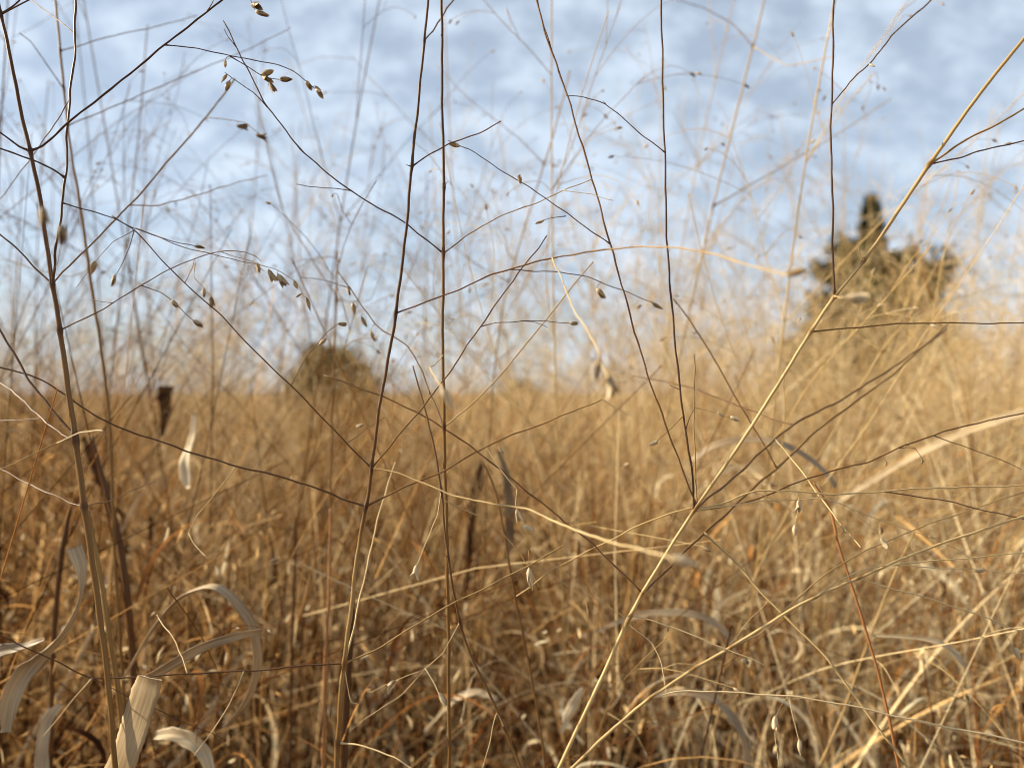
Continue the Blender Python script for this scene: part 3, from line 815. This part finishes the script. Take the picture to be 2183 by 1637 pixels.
B.branch([(792, 998), (740, 945), (620, 822), (545, 750), (470, 672), (395, 605), (340, 548), (285, 490), (240, 462)], (5, 3.5), .272, .22, .2,
         twigs=[T([(285, 490), (275, 530), (262, 555), (246, 585)], (3, 2), .268, tone=.2, sp=[(246, 585, 100, 28, 'm')]),
                T([(285, 490), (240, 518), (198, 565), (162, 612)], (2.6, 1.8), .275, tone=.4, sp=[(203, 556, 115, 32, 'm')]),
                T([(395, 608), (408, 575), (416, 550)], (2.6, 2), .28, tone=.5),
                T([(416, 560), (414, 590), (432, 612), (448, 632)], (2.4, 1.8), .275, tone=.75, sp=[(434, 616, 80, 20, 'm'), (450, 632, 95, 26, 'm')]),
                T([(620, 825), (650, 765), (700, 708), (724, 690)], (3, 2), .285, tone=.4, sp=[(720, 690, 5, 20, 'd'), (680, 735, -40, 20, 'm')]),
                T([(740, 945), (775, 920), (820, 890)], (3, 2), .29, tone=.5, sp=[(774, 905, 160, 20, 'p')])])
B.branch([(792, 998), (880, 893), (950, 805), (1025, 695), (1100, 588), (1140, 540), (1166, 502)], (5, 4), .29, .4, .25,
         twigs=[T([(1025, 695), (1060, 688), (1120, 683), (1170, 685), (1222, 690)], (3, 2.2), .28, tone=.2, sp=[(1214, 689, 2, 20, 'm')]),
                T([(1110, 684), (1140, 687), (1168, 697)], (2.6, 2), .28, tone=.2)])
B.branch([(792, 998), (850, 1008), (920, 1036), (960, 1055), (1050, 1075), (1120, 1082), (1200, 1120), (1320, 1160), (1440, 1190)], (5, 7), .15, .6, .85, dmid=.235,
         sp=[(1425, 1186, 15, 62, 'p', .15)])
B.branch([(780, 1078), (740, 1066), (700, 1050), (620, 1023), (505, 993), (400, 962), (330, 938), (240, 905), (160, 858), (90, 810), (-20, 775)], (6, 5), .275, .18, .2,
         twigs=[T([(505, 994), (460, 1050), (425, 1095), (400, 1140)], (3.2, 2.6), .265, tone=.7),
                T([(402, 1136), (415, 1160), (440, 1187)], (2.6, 2), .26, tone=.85),
                T([(620, 1023), (622, 1014)], (2.6, 2), .27, tone=.8)])
B.branch([(780, 1080), (850, 1045), (950, 1000), (1035, 953), (1150, 905), (1230, 872), (1285, 852)], (6, 4), .27, .32, .6,
         twigs=[T([(1285, 853), (1315, 872), (1350, 890)], (3, 2), .268, tone=.8),
                T([(1040, 953), (1062, 995), (1090, 1030), (1102, 1045)], (2.8, 2.2), .262, tone=.85, node=False),
                T([(1102, 1042), (1100, 1075), (1108, 1100), (1118, 1122)], (2.2, 1.8), .262, tone=.8, sp=[(1101, 1085, 75, 30, 'p'), (1116, 1122, 25, 28, 'p')]),
                T([(1135, 1052), (1105, 1010), (1076, 970)], (2.6, 2), .258, tone=.8, sp=[(1073, 967, -120, 20, 'p')])])
B.branch([(734, 1413), (650, 1418), (520, 1430), (330, 1440), (195, 1445), (130, 1416), (60, 1380), (-20, 1345)], (6, 4.5), .255, .22, .2,
         twigs=[T([(195, 1445), (160, 1485), (92, 1570)], (4, 3), .25, tone=.8), T([(195, 1446), (290, 1490), (380, 1535), (480, 1575)], (3.6, 3), .26, tone=.3),
                T([(522, 1432), (490, 1500), (465, 1540), (412, 1612)], (4, 3), .25, tone=.8), T([(408, 1432), (375, 1370), (335, 1310)], (5, 4), .29, tone=.65)])
B.branch([(734, 1413), (800, 1385), (930, 1305), (1050, 1245), (1200, 1165)], (6, 4.5), .275, .55, .6)
B.branch([(736, 1410), (752, 1350), (775, 1240), (800, 1130), (825, 1040), (842, 985)], (7, 5), .33, .75, .7, flare=False)
B.branch([(735, 1416), (741, 1462), (748, 1494), (764, 1500)], (5, 2.5), .262, .8)
B.branch([(722, 1585), (780, 1590), (840, 1612), (890, 1645)], (6, 5), .25, .8, sp=())
B.finish()

# --- straight vertical stem at the centre
Cc = Stalk('straight upright stem at the photo\'s centre, a paired fork halfway up',
           [(941, -40, 7.0, 0.16), (942, 100, 7.5, 0.14), (943, 230, 7.5, 0.12), (946, 400, 7.9, 0.20), (945, 540, 8.4, 0.36), (944, 700, 8.4, 0.40), (947, 910, 8.4, 0.40),
            (950, 1040, 8.8, 0.42), (953, 1160, 8.8, 0.42), (956, 1350, 9.7, 0.40), (958, 1650, 9.7, 0.40)], (.283, .285, .30), seed=8)
Cc.branch([(946, 402), (954, 388)], (4, 2), .28, .25)
Cc.branch([(945, 537), (860, 473), (748, 408), (650, 328), (570, 228), (520, 132), (475, 44)], (5, 4), .285, .15, .2,
          twigs=[T([(568, 224), (540, 197), (512, 178), (478, 154)], (3.4, 2.2), .282, tone=.15, sp=[(484, 158, 125, 22, 'm'), (490, 172, 118, 24, 'm')]),
                 T([(748, 410), (690, 400), (630, 393)], (3.2, 2.4), .29, tone=.15), T([(652, 332), (638, 318), (627, 303)], (3, 2), .284, tone=.2),
                 T([(500, 98), (486, 78), (477, 62)], (3, 2), .283, tone=.2)])
Cc.branch([(945, 537), (1000, 500), (1060, 463), (1150, 430), (1200, 408), (1262, 382)], (4, 3), .28, .5, .75,
          twigs=[T([(1200, 408), (1260, 414), (1307, 428)], (2.6, 2), .275, tone=.9), T([(1110, 447), (1120, 440)], (2.4, 2), .28, tone=.5)])
Cc.branch([(947, 912), (1000, 868), (1075, 790), (1150, 700), (1210, 622), (1266, 558)], (5, 4), .32, .7, .65)
Cc.branch([(947, 912), (905, 805), (870, 740), (800, 690), (745, 615), (720, 575)], (5, 4), .34, .3, .3,
          twigs=[T([(745, 615), (690, 598), (640, 590)], (2.6, 2), .33, tone=.5)], sp=[(740, 610, 70, 26, 'm'), (752, 645, 80, 26, 'm'), (770, 675, 65, 28, 'm'), (790, 705, 70, 26, 'm')])
Cc.branch([(945, 760), (918, 785), (935, 815), (945, 832)], (4, 5), .175, .8, sp=[(942, 826, 65, 56, 'p', .175)], node=False)
Cc.finish()

# --- the leaning stem on the right with its fan of branches
D = Stalk('long pale stem slanting to the upper right corner, fanning out at one dark node',
          [(2230, 20, 8.7, 0.64), (2183, 82, 9.1, 0.64), (2080, 212, 9.5, 0.66), (1982, 350, 10.3, 0.68), (1862, 528, 9.5, 0.68), (1780, 632, 9.5, 0.72), (1728, 708, 9.1, 0.74), (1640, 850, 9.1, 0.74),
           (1575, 950, 8.7, 0.72), (1480, 1088, 8.7, 0.70), (1405, 1205, 9.1, 0.74), (1345, 1310, 9.9, 0.77), (1280, 1450, 10.3, 0.77), (1185, 1650, 10.3, 0.72)],
          (.262, .262, .27), seed=12, wig=.00012)
D.branch([(1480, 1085), (1476, 1000), (1458, 905), (1442, 750), (1427, 600), (1420, 450), (1415, 250), (1410, 60), (1409, -20)], (7, 6.5), .282, .14, .14,
         twigs=[T([(1418, 335), (1360, 280), (1290, 221), (1245, 208), (1207, 205)], (4, 2.8), .285, tone=.14), T([(1290, 221), (1286, 216)], (3, 2), .284, tone=.2),
                T([(1450, 838), (1438, 826), (1428, 819)], (4, 3), .28, tone=.2),
                T([(1458, 912), (1470, 890), (1482, 868)], (3.2, 2.6), .27, tone=.3),
                T([(1480, 876), (1450, 893), (1420, 925), (1400, 944)], (2.6, 2), .265, tone=.4, sp=[(1403, 942, 165, 22, 'p')]),
                T([(1482, 869), (1530, 880), (1552, 890)], (2.4, 2), .268, tone=.7, sp=[(1528, 879, 35, 18, 'p'), (1556, 888, 25, 20, 'p')])])
D.branch([(1479, 1080), (1440, 962), (1392, 832), (1348, 690), (1302, 522), (1262, 382), (1210, 205), (1170, 95), (1138, -20)], (6, 6), .29, .34, .36,
         twigs=[T([(1302, 526), (1240, 478), (1160, 420), (1110, 389), (1040, 345), (1000, 318), (955, 300)], (4, 2.6), .285, tone=.18, sp=[(1110, 392, -100, 20, 'm'), (980, 313, 195, 24, 'm')]),
                T([(1206, 461), (1175, 465), (1152, 473)], (2.6, 2), .282, tone=.15, sp=[(1160, 471, 165, 20, 'm')]),
                T([(1182, 128), (1160, 60), (1143, -10)], (4, 4), .291, tone=.36)])
D.branch([(1481, 1078), (1480, 960), (1480, 830), (1480, 756)], (5.5, 4.5), .31, .5, .5)
D.branch([(1778, 632), (1775, 500), (1773, 350), (1772, 222), (1776, 100), (1779, -20)], (7, 6), .268, .2, .2,
         twigs=[T([(1773, 222), (1812, 176), (1855, 135), (1900, 78), (1985, 0), (2000, -16)], (4, 6), .32, tone=.35, sp=[(1852, 137, 50, 16, 'p')])])
D.branch([(1980, 352), (2060, 300), (2130, 262), (2200, 222)], (7, 6), .255, .55)
D.branch([(1982, 352), (2040, 338), (2085, 322), (2200, 297)], (5, 4.5), .265, .22)
D.branch([(1730, 711), (1850, 695), (1950, 690), (2080, 688), (2220, 690)], (5, 4), .258, .4, .3)
D.branch([(1832, 552), (1834, 542), (1830, 528)], (4, 2.5), .255, .85)
# second limb from the lower joint
D.branch([(1383, 1268), (1440, 1195), (1500, 1138), (1600, 1046), (1655, 998), (1760, 902), (1900, 800), (2020, 690)], (8, 9), .40, .26, .6,
         twigs=[T([(1500, 1140), (1560, 1190), (1640, 1280), (1760, 1400), (1850, 1520), (1945, 1650)], (7, 9), .25, tone=.68),
                T([(1655, 998), (1600, 900), (1530, 780), (1470, 680), (1436, 638)], (5, 5), .36, tone=.3),
                T([(1640, 1278), (1592, 1330), (1560, 1370)], (3, 2), .27, tone=.7)])
D.branch([(1482, 1086), (1530, 1045), (1590, 995), (1650, 937), (1690, 905), (1800, 848), (1930, 765), (2020, 700)], (8, 8), .40, .32, .55,
         twigs=[T([(1690, 904), (1640, 890), (1560, 860), (1480, 828), (1350, 800)], (5, 5), .40, tone=.3), T([(1650, 937), (1700, 990), (1760, 1078), (1836, 1166)], (4.5, 4), .25, tone=.75)])
D.branch([(1484, 1084), (1420, 1098), (1340, 1130), (1265, 1168), (1180, 1215), (1100, 1270)], (5, 4), .29, .7, flare=False)
D.branch([(1484, 1088), (1560, 1065), (1612, 1046), (1680, 1048), (1780, 1053), (1950, 1043), (2080, 1037), (2210, 1034)], (5.5, 5), .262, .75,
         twigs=[T([(1890, 1050), (2000, 1065), (2100, 1088), (2210, 1110)], (4, 3.4), .27, tone=.3), T([(1605, 1043), (1650, 1065), (1692, 1090)], (3, 2.4), .265, tone=.8),
                T([(1705, 1050), (1700, 1090), (1694, 1135)], (2.6, 2), .262, tone=.8, sp=[(1703, 1065, 88, 28, 'p'), (1695, 1118, 92, 28, 'p')])])
D.branch([(1484, 1092), (1600, 1072), (1760, 1062), (1860, 1103), (1920, 1125), (1998, 1148)], (4, 3), .255, .8,
         twigs=[T([(1812, 1080), (1850, 1118), (1878, 1148)], (2.8, 2), .255, tone=.8, sp=[(1876, 1146, 55, 26, 'p')]),
                T([(1880, 1108), (1876, 1122)], (2, 1.6), .255, tone=.7, sp=[(1877, 1122, 80, 20, 'm')]), T([(1980, 1143), (2040, 1170), (2080, 1200)], (2.6, 2), .255, tone=.8)])
D.branch([(1484, 1086), (1580, 1075), (1720, 1020), (1850, 985), (1935, 945), (2050, 911), (2210, 872)], (5, 4.5), .27, .3, .3,
         twigs=[T([(1885, 966), (1890, 985)], (2.2, 1.8), .265, tone=.4, sp=[(1890, 983, 95, 12, 'm')]), T([(1910, 952), (1950, 955), (1968, 985)], (2.4, 2), .266, tone=.3, sp=[(1930, 946, 20, 12, 'd'), (1967, 980, 100, 12, 'd')]),
                T([(1990, 930), (2060, 955), (2120, 975), (2178, 1000)], (3, 2.4), .27, tone=.4)])
D.branch([(1385, 1268), (1270, 1166), (1140, 1060), (1030, 972), (947, 912), (870, 870), (790, 835), (692, 800)], (5.5, 5), .31, .26, .35)
D.branch([(1352, 1312), (1430, 1335), (1530, 1375), (1630, 1418)], (5, 3.4), .255, .82, sp=[(1580, 1404, 35, 26, 'm'), (1425, 1336, 100, 10, 'd')])
D.branch([(1340, 1320), (1300, 1296), (1262, 1270), (1200, 1218), (1130, 1170)], (3, 2.4), .27, .75)
D.branch([(1342, 1335), (1390, 1370), (1412, 1420), (1419, 1478)], (3.2, 2.4), .255, .85)
D.branch([(1780, 632), (1792, 634), (1800, 634)], (4, 4), .165, .8, sp=[(1798, 634, 5, 50, 'p', .165)], node=False)
D.finish()

# --- pale stem lying low on the right
E = Stalk('pale straw stem lying low across the lower right, rising to the right edge',
          [(2240, 1080, 6, .7), (2183, 1100, 6, .72), (1990, 1165, 6.5, .72), (1830, 1232, 7, .72), (1700, 1292, 7.5, .74), (1560, 1378, 8, .72), (1480, 1425, 8, .7), (1380, 1492, 8.5, .7), (1300, 1560, 9, .66), (1205, 1650, 9, .6)],
          (.262, .258, .262), seed=15)
E.branch([(1740, 1272), (1790, 1235), (1850, 1212), (2000, 1194), (2210, 1176)], (5, 4), .255, .78, twigs=[T([(1900, 1206), (2040, 1212), (2210, 1226)], (3.6, 3), .26, tone=.8, node=False, sp=[(2100, 1214, 170, 24, 'm')])])
E.branch([(1832, 1236), (1990, 1280), (2110, 1318), (2210, 1358)], (4.5, 3.6), .25, .82, twigs=[T([(2112, 1319), (2145, 1352), (2165, 1384)], (3, 2), .25, tone=.85, sp=[(2163, 1380, 65, 28, 'p')])])
E.branch([(1385, 1488), (1440, 1475), (1520, 1474), (1680, 1482), (1850, 1512), (2000, 1545), (2210, 1588)], (5, 6), .24, .85,
         twigs=[T([(1680, 1484), (1664, 1505), (1654, 1525)], (2.4, 2), .25, tone=.6, sp=[(1652, 1526, 95, 28, 'p')]), T([(1655, 1530), (1652, 1570), (1660, 1632)], (2, 2), .25, tone=.9),
                T([(1676, 1486), (1692, 1540), (1704, 1580)], (2.4, 2), .25, tone=.9, sp=[(1704, 1575, 88, 34, 'p')]), T([(1915, 1526), (1960, 1560), (2010, 1600)], (3, 2.4), .245, tone=.8),
                T([(1990, 1545), (2040, 1560), (2070, 1584)], (3, 2.4), .245, tone=.7)])
E.branch([(1478, 1428), (1560, 1380), (1640, 1330), (1720, 1262)], (5, 3), .30, .6)
E.branch([(1560, 1378), (1620, 1352), (1660, 1310), (1745, 1235), (1850, 1170), (2000, 1110), (2210, 1040)], (4, 4), .33, .6)
E.finish()

# --- zigzag stem hanging below the centre
G = Stalk('thin reddish stem below centre whose pale twigs hang down on its left side',
          [(880, 780, 4, .35), (905, 870, 5, .35), (925, 950, 5.5, .3), (940, 1045, 6, .28), (948, 1130, 6, .28), (960, 1215, 6, .28), (980, 1325, 6.5, .28), (1010, 1410, 6.5, .3), (1045, 1480, 7, .35), (1095, 1600, 7, .4), (1115, 1650, 7, .4)],
          (.30, .275, .27), seed=18, mat='stem')
G.branch([(938, 1048), (932, 1100), (905, 1160), (888, 1210)], (3.2, 2.2), .27, .75, .85, sp=[(888, 1204, 98, 30, 'p')])
G.branch([(953, 1186), (944, 1180)], (3, 2), .27, .3)
G.branch([(981, 1325), (945, 1388), (905, 1425), (850, 1448), (790, 1476)], (3, 2.2), .265, .75, .8,
         twigs=[T([(905, 1424), (860, 1475), (800, 1520), (745, 1556)], (2.8, 2.2), .26, tone=.8), T([(906, 1424), (925, 1455), (938, 1480)], (2.4, 2), .26, tone=.9, sp=[(936, 1476, 55, 32, 'p')]),
                T([(850, 1448), (832, 1470)], (2, 1.6), .262, tone=.8, sp=[(838, 1450, 120, 26, 'm')])])
G.branch([(960, 1060), (1040, 1110), (1110, 1180), (1150, 1250)], (4, 3), .31, .7, .75, sp=[(1128, 1210, 85, 46, 'p', .27)], node=False,
         twigs=[T([(1120, 1200), (1180, 1228), (1245, 1275), (1253, 1312)], (2.8, 2), .30, tone=.75)])
G.branch([(1075, 1550), (1060, 1520), (1045, 1575), (1025, 1645)], (4, 3), .26, .7)
G.finish()

# --- further stems of the foreground, a little behind the plane of focus
def simple(label, stem, depth, mat='stem', seed=1, br=(), **k):
    s = Stalk(label, stem, depth, mat=mat, seed=seed, **k)
    for b in br: s.branch(**b)
    return s.finish()
simple('olive blurred stem standing just right of the thick left stem', [(112, -40, 6.4, .42), (124, 60, 7.2, .42), (135, 180, 7.2, .42), (152, 330, 7.2, .42), (170, 430, 8.0, .44), (190, 575, 8.8, .46), (212, 720, 8.8, .46), (232, 880, 9.6, .46), (240, 1060, 9.6, .44), (248, 1240, 9.6, .42), (262, 1450, 9.6, .42), (272, 1650, 9.6, .42)],
       (.40, .40, .40), seed=21, br=[T([(135, 105), (230, 80), (340, 55), (420, 35)], (4, 3), .44, tone=.5), T([(152, 268), (260, 220), (400, 160), (520, 110), (620, 60)], (5, 3), .46, tone=.5),
                                     T([(122, 190), (70, 95), (40, 70)], (4, 3), .38, tone=.45), T([(190, 575), (150, 590), (60, 570), (0, 550)], (4, 3), .42, tone=.5)])
simple('short upright blurred stem with a broken top in front of the round shrub', [(719, 535, 5.2, .5), (717, 640, 6.0, .48), (712, 780, 6.8, .42), (708, 900, 6.8, .4), (704, 1100, 6.8, .4), (700, 1300, 6.8, .4), (695, 1650, 6.8, .4)], (.46, .46), seed=22,
       br=[T([(717, 632), (670, 560), (600, 440), (555, 250), (540, 150)], (5, 4), .50, tone=.5), T([(715, 640), (790, 640), (820, 560)], (3, 2), .46, tone=.5)])
simple('russet stem standing upright between the curled leaf loop and the forked dark stem', [(705, 1085, 6.4, .5), (703, 1180, 8.8, .6), (700, 1300, 9.6, .6), (693, 1420, 9.6, .6), (688, 1650, 9.6, .6)], (.40, .38), mat='red_stem', seed=23)
simple('russet stem leaning down through the lower right corner', [(1735, 1030, 5, .5), (1770, 1085, 8, .6), (1790, 1170, 7, .5), (1830, 1290, 7, .5), (1868, 1420, 7, .5), (1900, 1550, 8, .5), (1918, 1650, 8, .5)], (.31, .30), mat='red_stem', seed=24)
simple('dim stem curving down behind the centre between two hanging twigs', [(1030, 985, 5, .4), (1060, 1060, 6, .4), (1085, 1200, 7, .35), (1112, 1340, 7, .35), (1140, 1480, 7, .35), (1165, 1650, 7, .35)], (.36, .36), seed=25)
simple('golden stem crossing the low straw stem at the lower right', [(1955, 1120, 5.6, .6), (1900, 1240, 6.3, .62), (1850, 1370, 6.3, .62), (1800, 1510, 7.0, .6), (1740, 1650, 7.0, .6)], (.42, .42), seed=26,
       br=[T([(1850, 1370), (1950, 1340), (2060, 1290), (2190, 1215)], (4, 3), .45, tone=.6)])
simple('golden blurred stem tilting right in front of the cedar', [(2000, 560, 6.3, .62), (1935, 680, 7.7, .64), (1880, 750, 8.4, .66), (1790, 900, 7.7, .64), (1700, 1060, 7.7, .62), (1600, 1260, 7.7, .6), (1500, 1650, 7.7, .6)], (.50, .46), seed=27,
       br=[T([(1880, 755), (1800, 700), (1720, 690)], (4, 3), .52, tone=.7), T([(1935, 680), (2020, 640), (2140, 610)], (4, 3), .54, tone=.7)])
simple('pale blurred stem tilted beneath the cloudy gap of sky', [(1215, 150, 5.6, .6), (1190, 250, 6.2, .62), (1160, 350, 6.8, .62), (1120, 480, 6.8, .6), (1085, 600, 6.8, .58), (1065, 700, 6.8, .55), (1045, 900, 6.8, .5), (1030, 1250, 6.8, .45), (1020, 1650, 6.8, .45)], (.55, .52), seed=28,
       br=[T([(1160, 350), (1100, 290), (1010, 220), (930, 140)], (5, 3), .58, tone=.5), T([(1085, 600), (1010, 560), (900, 470)], (5, 3), .55, tone=.5)])
simple('pale blurred stem rising left of the tall vertical branch at right', [(1640, -40, 6.2, .66), (1605, 100, 7.4, .66), (1565, 260, 7.4, .66), (1520, 440, 7.4, .66), (1480, 620, 7.4, .64), (1440, 800, 7.4, .6), (1390, 1050, 7.4, .55), (1340, 1400, 7.4, .5), (1310, 1650, 7.4, .5)], (.55, .52), seed=29,
       br=[T([(1605, 100), (1560, 50), (1500, 18), (1440, 0)], (6, 4), .56, tone=.55), T([(1605, 105), (1680, 140), (1780, 120)], (5, 4), .5, tone=.75), T([(1540, 440), (1660, 360), (1780, 290), (1900, 210)], (7, 5), .6, tone=.6, tone1=.75)])

simple('dark russet culm close behind the thick left stem', [(196, 930, 8, .18), (222, 1030, 16, .20), (250, 1130, 20, .20), (270, 1260, 22, .22), (284, 1420, 22, .22), (294, 1650, 22, .22)], (.42, .42), seed=31)
simple('golden culm rising between the thick left stem and the dark russet one', [(188, 1090, 10, .5), (214, 1230, 14, .55), (238, 1380, 15, .52), (258, 1520, 15, .5), (268, 1650, 15, .5)], (.36, .36), seed=32)
simple('dark brown broken culm left of the thick left stem', [(150, 1085, 12, .14), (132, 1180, 17, .16), (120, 1290, 16, .2), (112, 1420, 15, .25), (108, 1650, 15, .25)], (.44, .44), seed=33)
simple('dark snapped culm standing just behind the foot of the forked dark stem', [(752, 1262, 15, .12), (746, 1370, 20, .14), (738, 1500, 22, .16), (732, 1650, 22, .18)], (.38, .38), seed=34)
simple('dark brown culm cut off at the top below the horizon left of the forked stem', [(632, 1110, 8, .15), (628, 1230, 11, .18), (622, 1400, 12, .2), (618, 1650, 12, .2)], (.50, .50), seed=35)

# ------------------------------------------------------------------ broad dead leaves in the foreground
def leaf(label, pts, width, depth, side, tone=.6, fold=.22, taper=(1, 1), group=None, crinkle=1.0, per=8, square=True, mat='leaf'):
    """pts px rows along the blade, width in px at each row, depth at each row"""
    pts = np.array(pts, float); dep = np.broadcast_to(np.asarray(depth, float), (len(pts),)) if np.ndim(depth) == 0 else np.interp(np.linspace(0, 1, len(pts)), np.linspace(0, 1, len(depth)), depth)
    wd = np.broadcast_to(np.asarray(width, float), (len(pts),)) if np.ndim(width) == 0 else np.interp(np.linspace(0, 1, len(pts)), np.linspace(0, 1, len(width)), width)
    rows = spline(np.column_stack([at(pts[:, 0], pts[:, 1], dep), wd / F_PX * dep]), per)
    P, W = rows[:, :3], rows[:, 3]
    base = P[0].copy()
    n = len(P); t = np.linspace(0, 1, n)
    sd = np.asarray(side, float)
    if sd.ndim == 2:
        sd = np.stack([np.interp(t, np.linspace(0, 1, len(sd)), sd[:, c]) for c in range(3)], -1)
    rg = np.random.default_rng(len(label) * 7 + int(pts[0, 0]) % 97)
    W = W * (1 + crinkle * .07 * np.sin(t * 23 + rg.random() * 6) + rg.normal(0, .025, n))
    sd = sd + np.stack([crinkle * .16 * np.sin(t * 9 + a) for a in rg.random(3) * 6], -1)
    m = Mesh(); ribbon(m, P, W, sd, thick=.00028, fold=fold, tone=np.clip(tone + .06 * np.sin(t * 17), 0, 1), cols=9, square=square)
    o = obj('dead_leaf', m.data('dead_leaf', M[mat], base), None, label=label, category='leaf')
    o.location = base
    if group: o['group'] = group
    return o
leaf('broad grey flat leaf blade with a square torn end at the lower left', [(222, 1720), (250, 1650), (272, 1590), (294, 1520), (312, 1465), (319, 1444)], (84, 84, 82, 79, 75, 72), (.255, .25, .245), [1, -.45, -.03], tone=.60, fold=.06, crinkle=.2, square=False)
leaf('blurred leaf folded back from the square-ended grey blade', [(300, 1452), (345, 1428), (400, 1395), (450, 1372), (520, 1352), (560, 1345)], (26, 24, 20, 16, 10), (.262, .32), [.4, .8, 1], tone=.45)
leaf('long leaf curled into a tall arch over the lower left grass', [(262, 1450), (295, 1395), (330, 1340), (378, 1282), (420, 1260), (462, 1256), (505, 1290), (538, 1345), (546, 1420), (525, 1490), (480, 1548)], (10, 14, 20, 24, 24, 20, 14), (.37, .36, .37), [[.3, 1, .6], [.2, 1, 0], [.7, .8, .3], [.8, .7, .2]], tone=.50, fold=.5)
leaf('S-shaped twisted pale leaf below the thick left stem', [(158, 1165), (172, 1215), (170, 1275), (140, 1340), (90, 1390), (50, 1435), (25, 1490), (14, 1560)], (30, 24, 8, 22, 40, 42, 36, 20), (.34, .33, .32), [[1, .3, 0], [.3, 1, 0], [.8, .4, .7], [1, .4, .3]], tone=.52, fold=.45)
leaf('pale curled leaf scrap right of the square-ended blade at the bottom', [(330, 1568), (375, 1566), (410, 1580), (438, 1612), (450, 1660)], (20, 28, 30, 26, 24), (.37, .36), [[.2, .6, 1], [.8, .5, .6]], tone=.66, fold=.5)
leaf('grey leaf dipping in at the photo\'s left edge above the bottom corner', [(-40, 1400), (10, 1385), (50, 1378), (95, 1362)], (30, 26, 18, 6), (.33, .33), [.2, .7, 1], tone=.35)
leaf('curved pale leaf in the bottom left corner', [(130, 1500), (105, 1530), (92, 1580), (90, 1640), (96, 1700)], (14, 20, 24, 26, 26), (.40, .38), [1, .5, .2], tone=.58, fold=.5)
leaf('grey leaf bowed over like a hook right of the fan node', [(1470, 985), (1520, 952), (1590, 937), (1660, 945), (1720, 975), (1765, 1015), (1782, 1040)], (12, 18, 18, 18, 20, 20, 10), (.48, .46, .46), [[.2, .6, 1], [.3, .8, .6], [.8, .7, .2]], tone=.42)
leaf('slate grey upright leaf below the central fork', [(1062, 960), (1078, 1020), (1085, 1090), (1084, 1150), (1078, 1190)], (8, 20, 22, 20, 8), (.55, .55), [1, .5, 0], tone=.3, fold=.5)
leaf('small sunlit cream leaf standing left of the forked dark stem', [(414, 880), (410, 930), (398, 975), (396, 1010), (402, 1040)], (8, 16, 26, 28, 14), (.50, .50), [1, -.4, 0], tone=.95)
leaf('dark rolled broken leaf tip on the horizon at left', [(352, 822), (350, 850), (350, 880), (345, 930)], (30, 28, 20, 8), (.75, .75), [1, .6, 0], tone=.12, fold=.9, mat='stem')
leaf('dark leaf sheath leaning behind the thick left stem', [(178, 930), (205, 1000), (232, 1060), (258, 1120), (265, 1180)], (10, 20, 24, 24, 14), (.80, .80), [1, .6, .3], tone=.16, fold=.9, mat='stem')
leaf('dark rolled leaf standing behind the central fork', [(1024, 985), (1012, 1030), (1003, 1090), (996, 1200), (990, 1320)], (14, 22, 20, 15, 9), (.85, .85), [1, .6, .1], tone=.16, fold=.9, mat='stem')
leaf('grey leaf arching at the bottom right of centre', [(1395, 1480), (1460, 1475), (1520, 1490), (1565, 1535), (1588, 1590), (1596, 1680)], (10, 15, 18, 20, 22, 24), (.44, .42), [[.3, .7, 1], [.9, .6, .2]], tone=.40)
leaf('tan leaf bridging low behind the slanting stem', [(1270, 1345), (1340, 1318), (1400, 1306), (1480, 1310), (1540, 1340), (1570, 1390)], (6, 12, 15, 16, 13, 8), (.48, .46), [.2, .6, 1], tone=.45)
leaf('pale tipped leaf drooping at the lower right', [(1860, 1355), (1940, 1358), (2000, 1370), (2035, 1395), (2056, 1420)], (4, 7, 12, 17, 8), (.38, .37), [[.2, .7, 1], [.7, .6, .6]], tone=.66, fold=.5)
leaf('cream oval leaf scrap low at the centre', [(1200, 1560), (1215, 1525), (1232, 1495), (1246, 1465)], (10, 24, 26, 10), (.46, .46), [1, .3, .4], tone=.85, fold=.6)
leaf('long pale blurred leaf slanting up to the right edge below the cedar', [(1780, 1075), (1860, 1025), (1950, 972), (2050, 925), (2130, 895), (2230, 866)], (6, 11, 15, 17, 19, 20), (.62, .56), [.2, .5, 1], tone=.66)
leaf('tan leaf bent over near the bottom centre', [(905, 1560), (960, 1500), (1010, 1475), (1060, 1490)], (9, 14, 16, 9), (.50, .48), [.3, .7, 1], tone=.6)
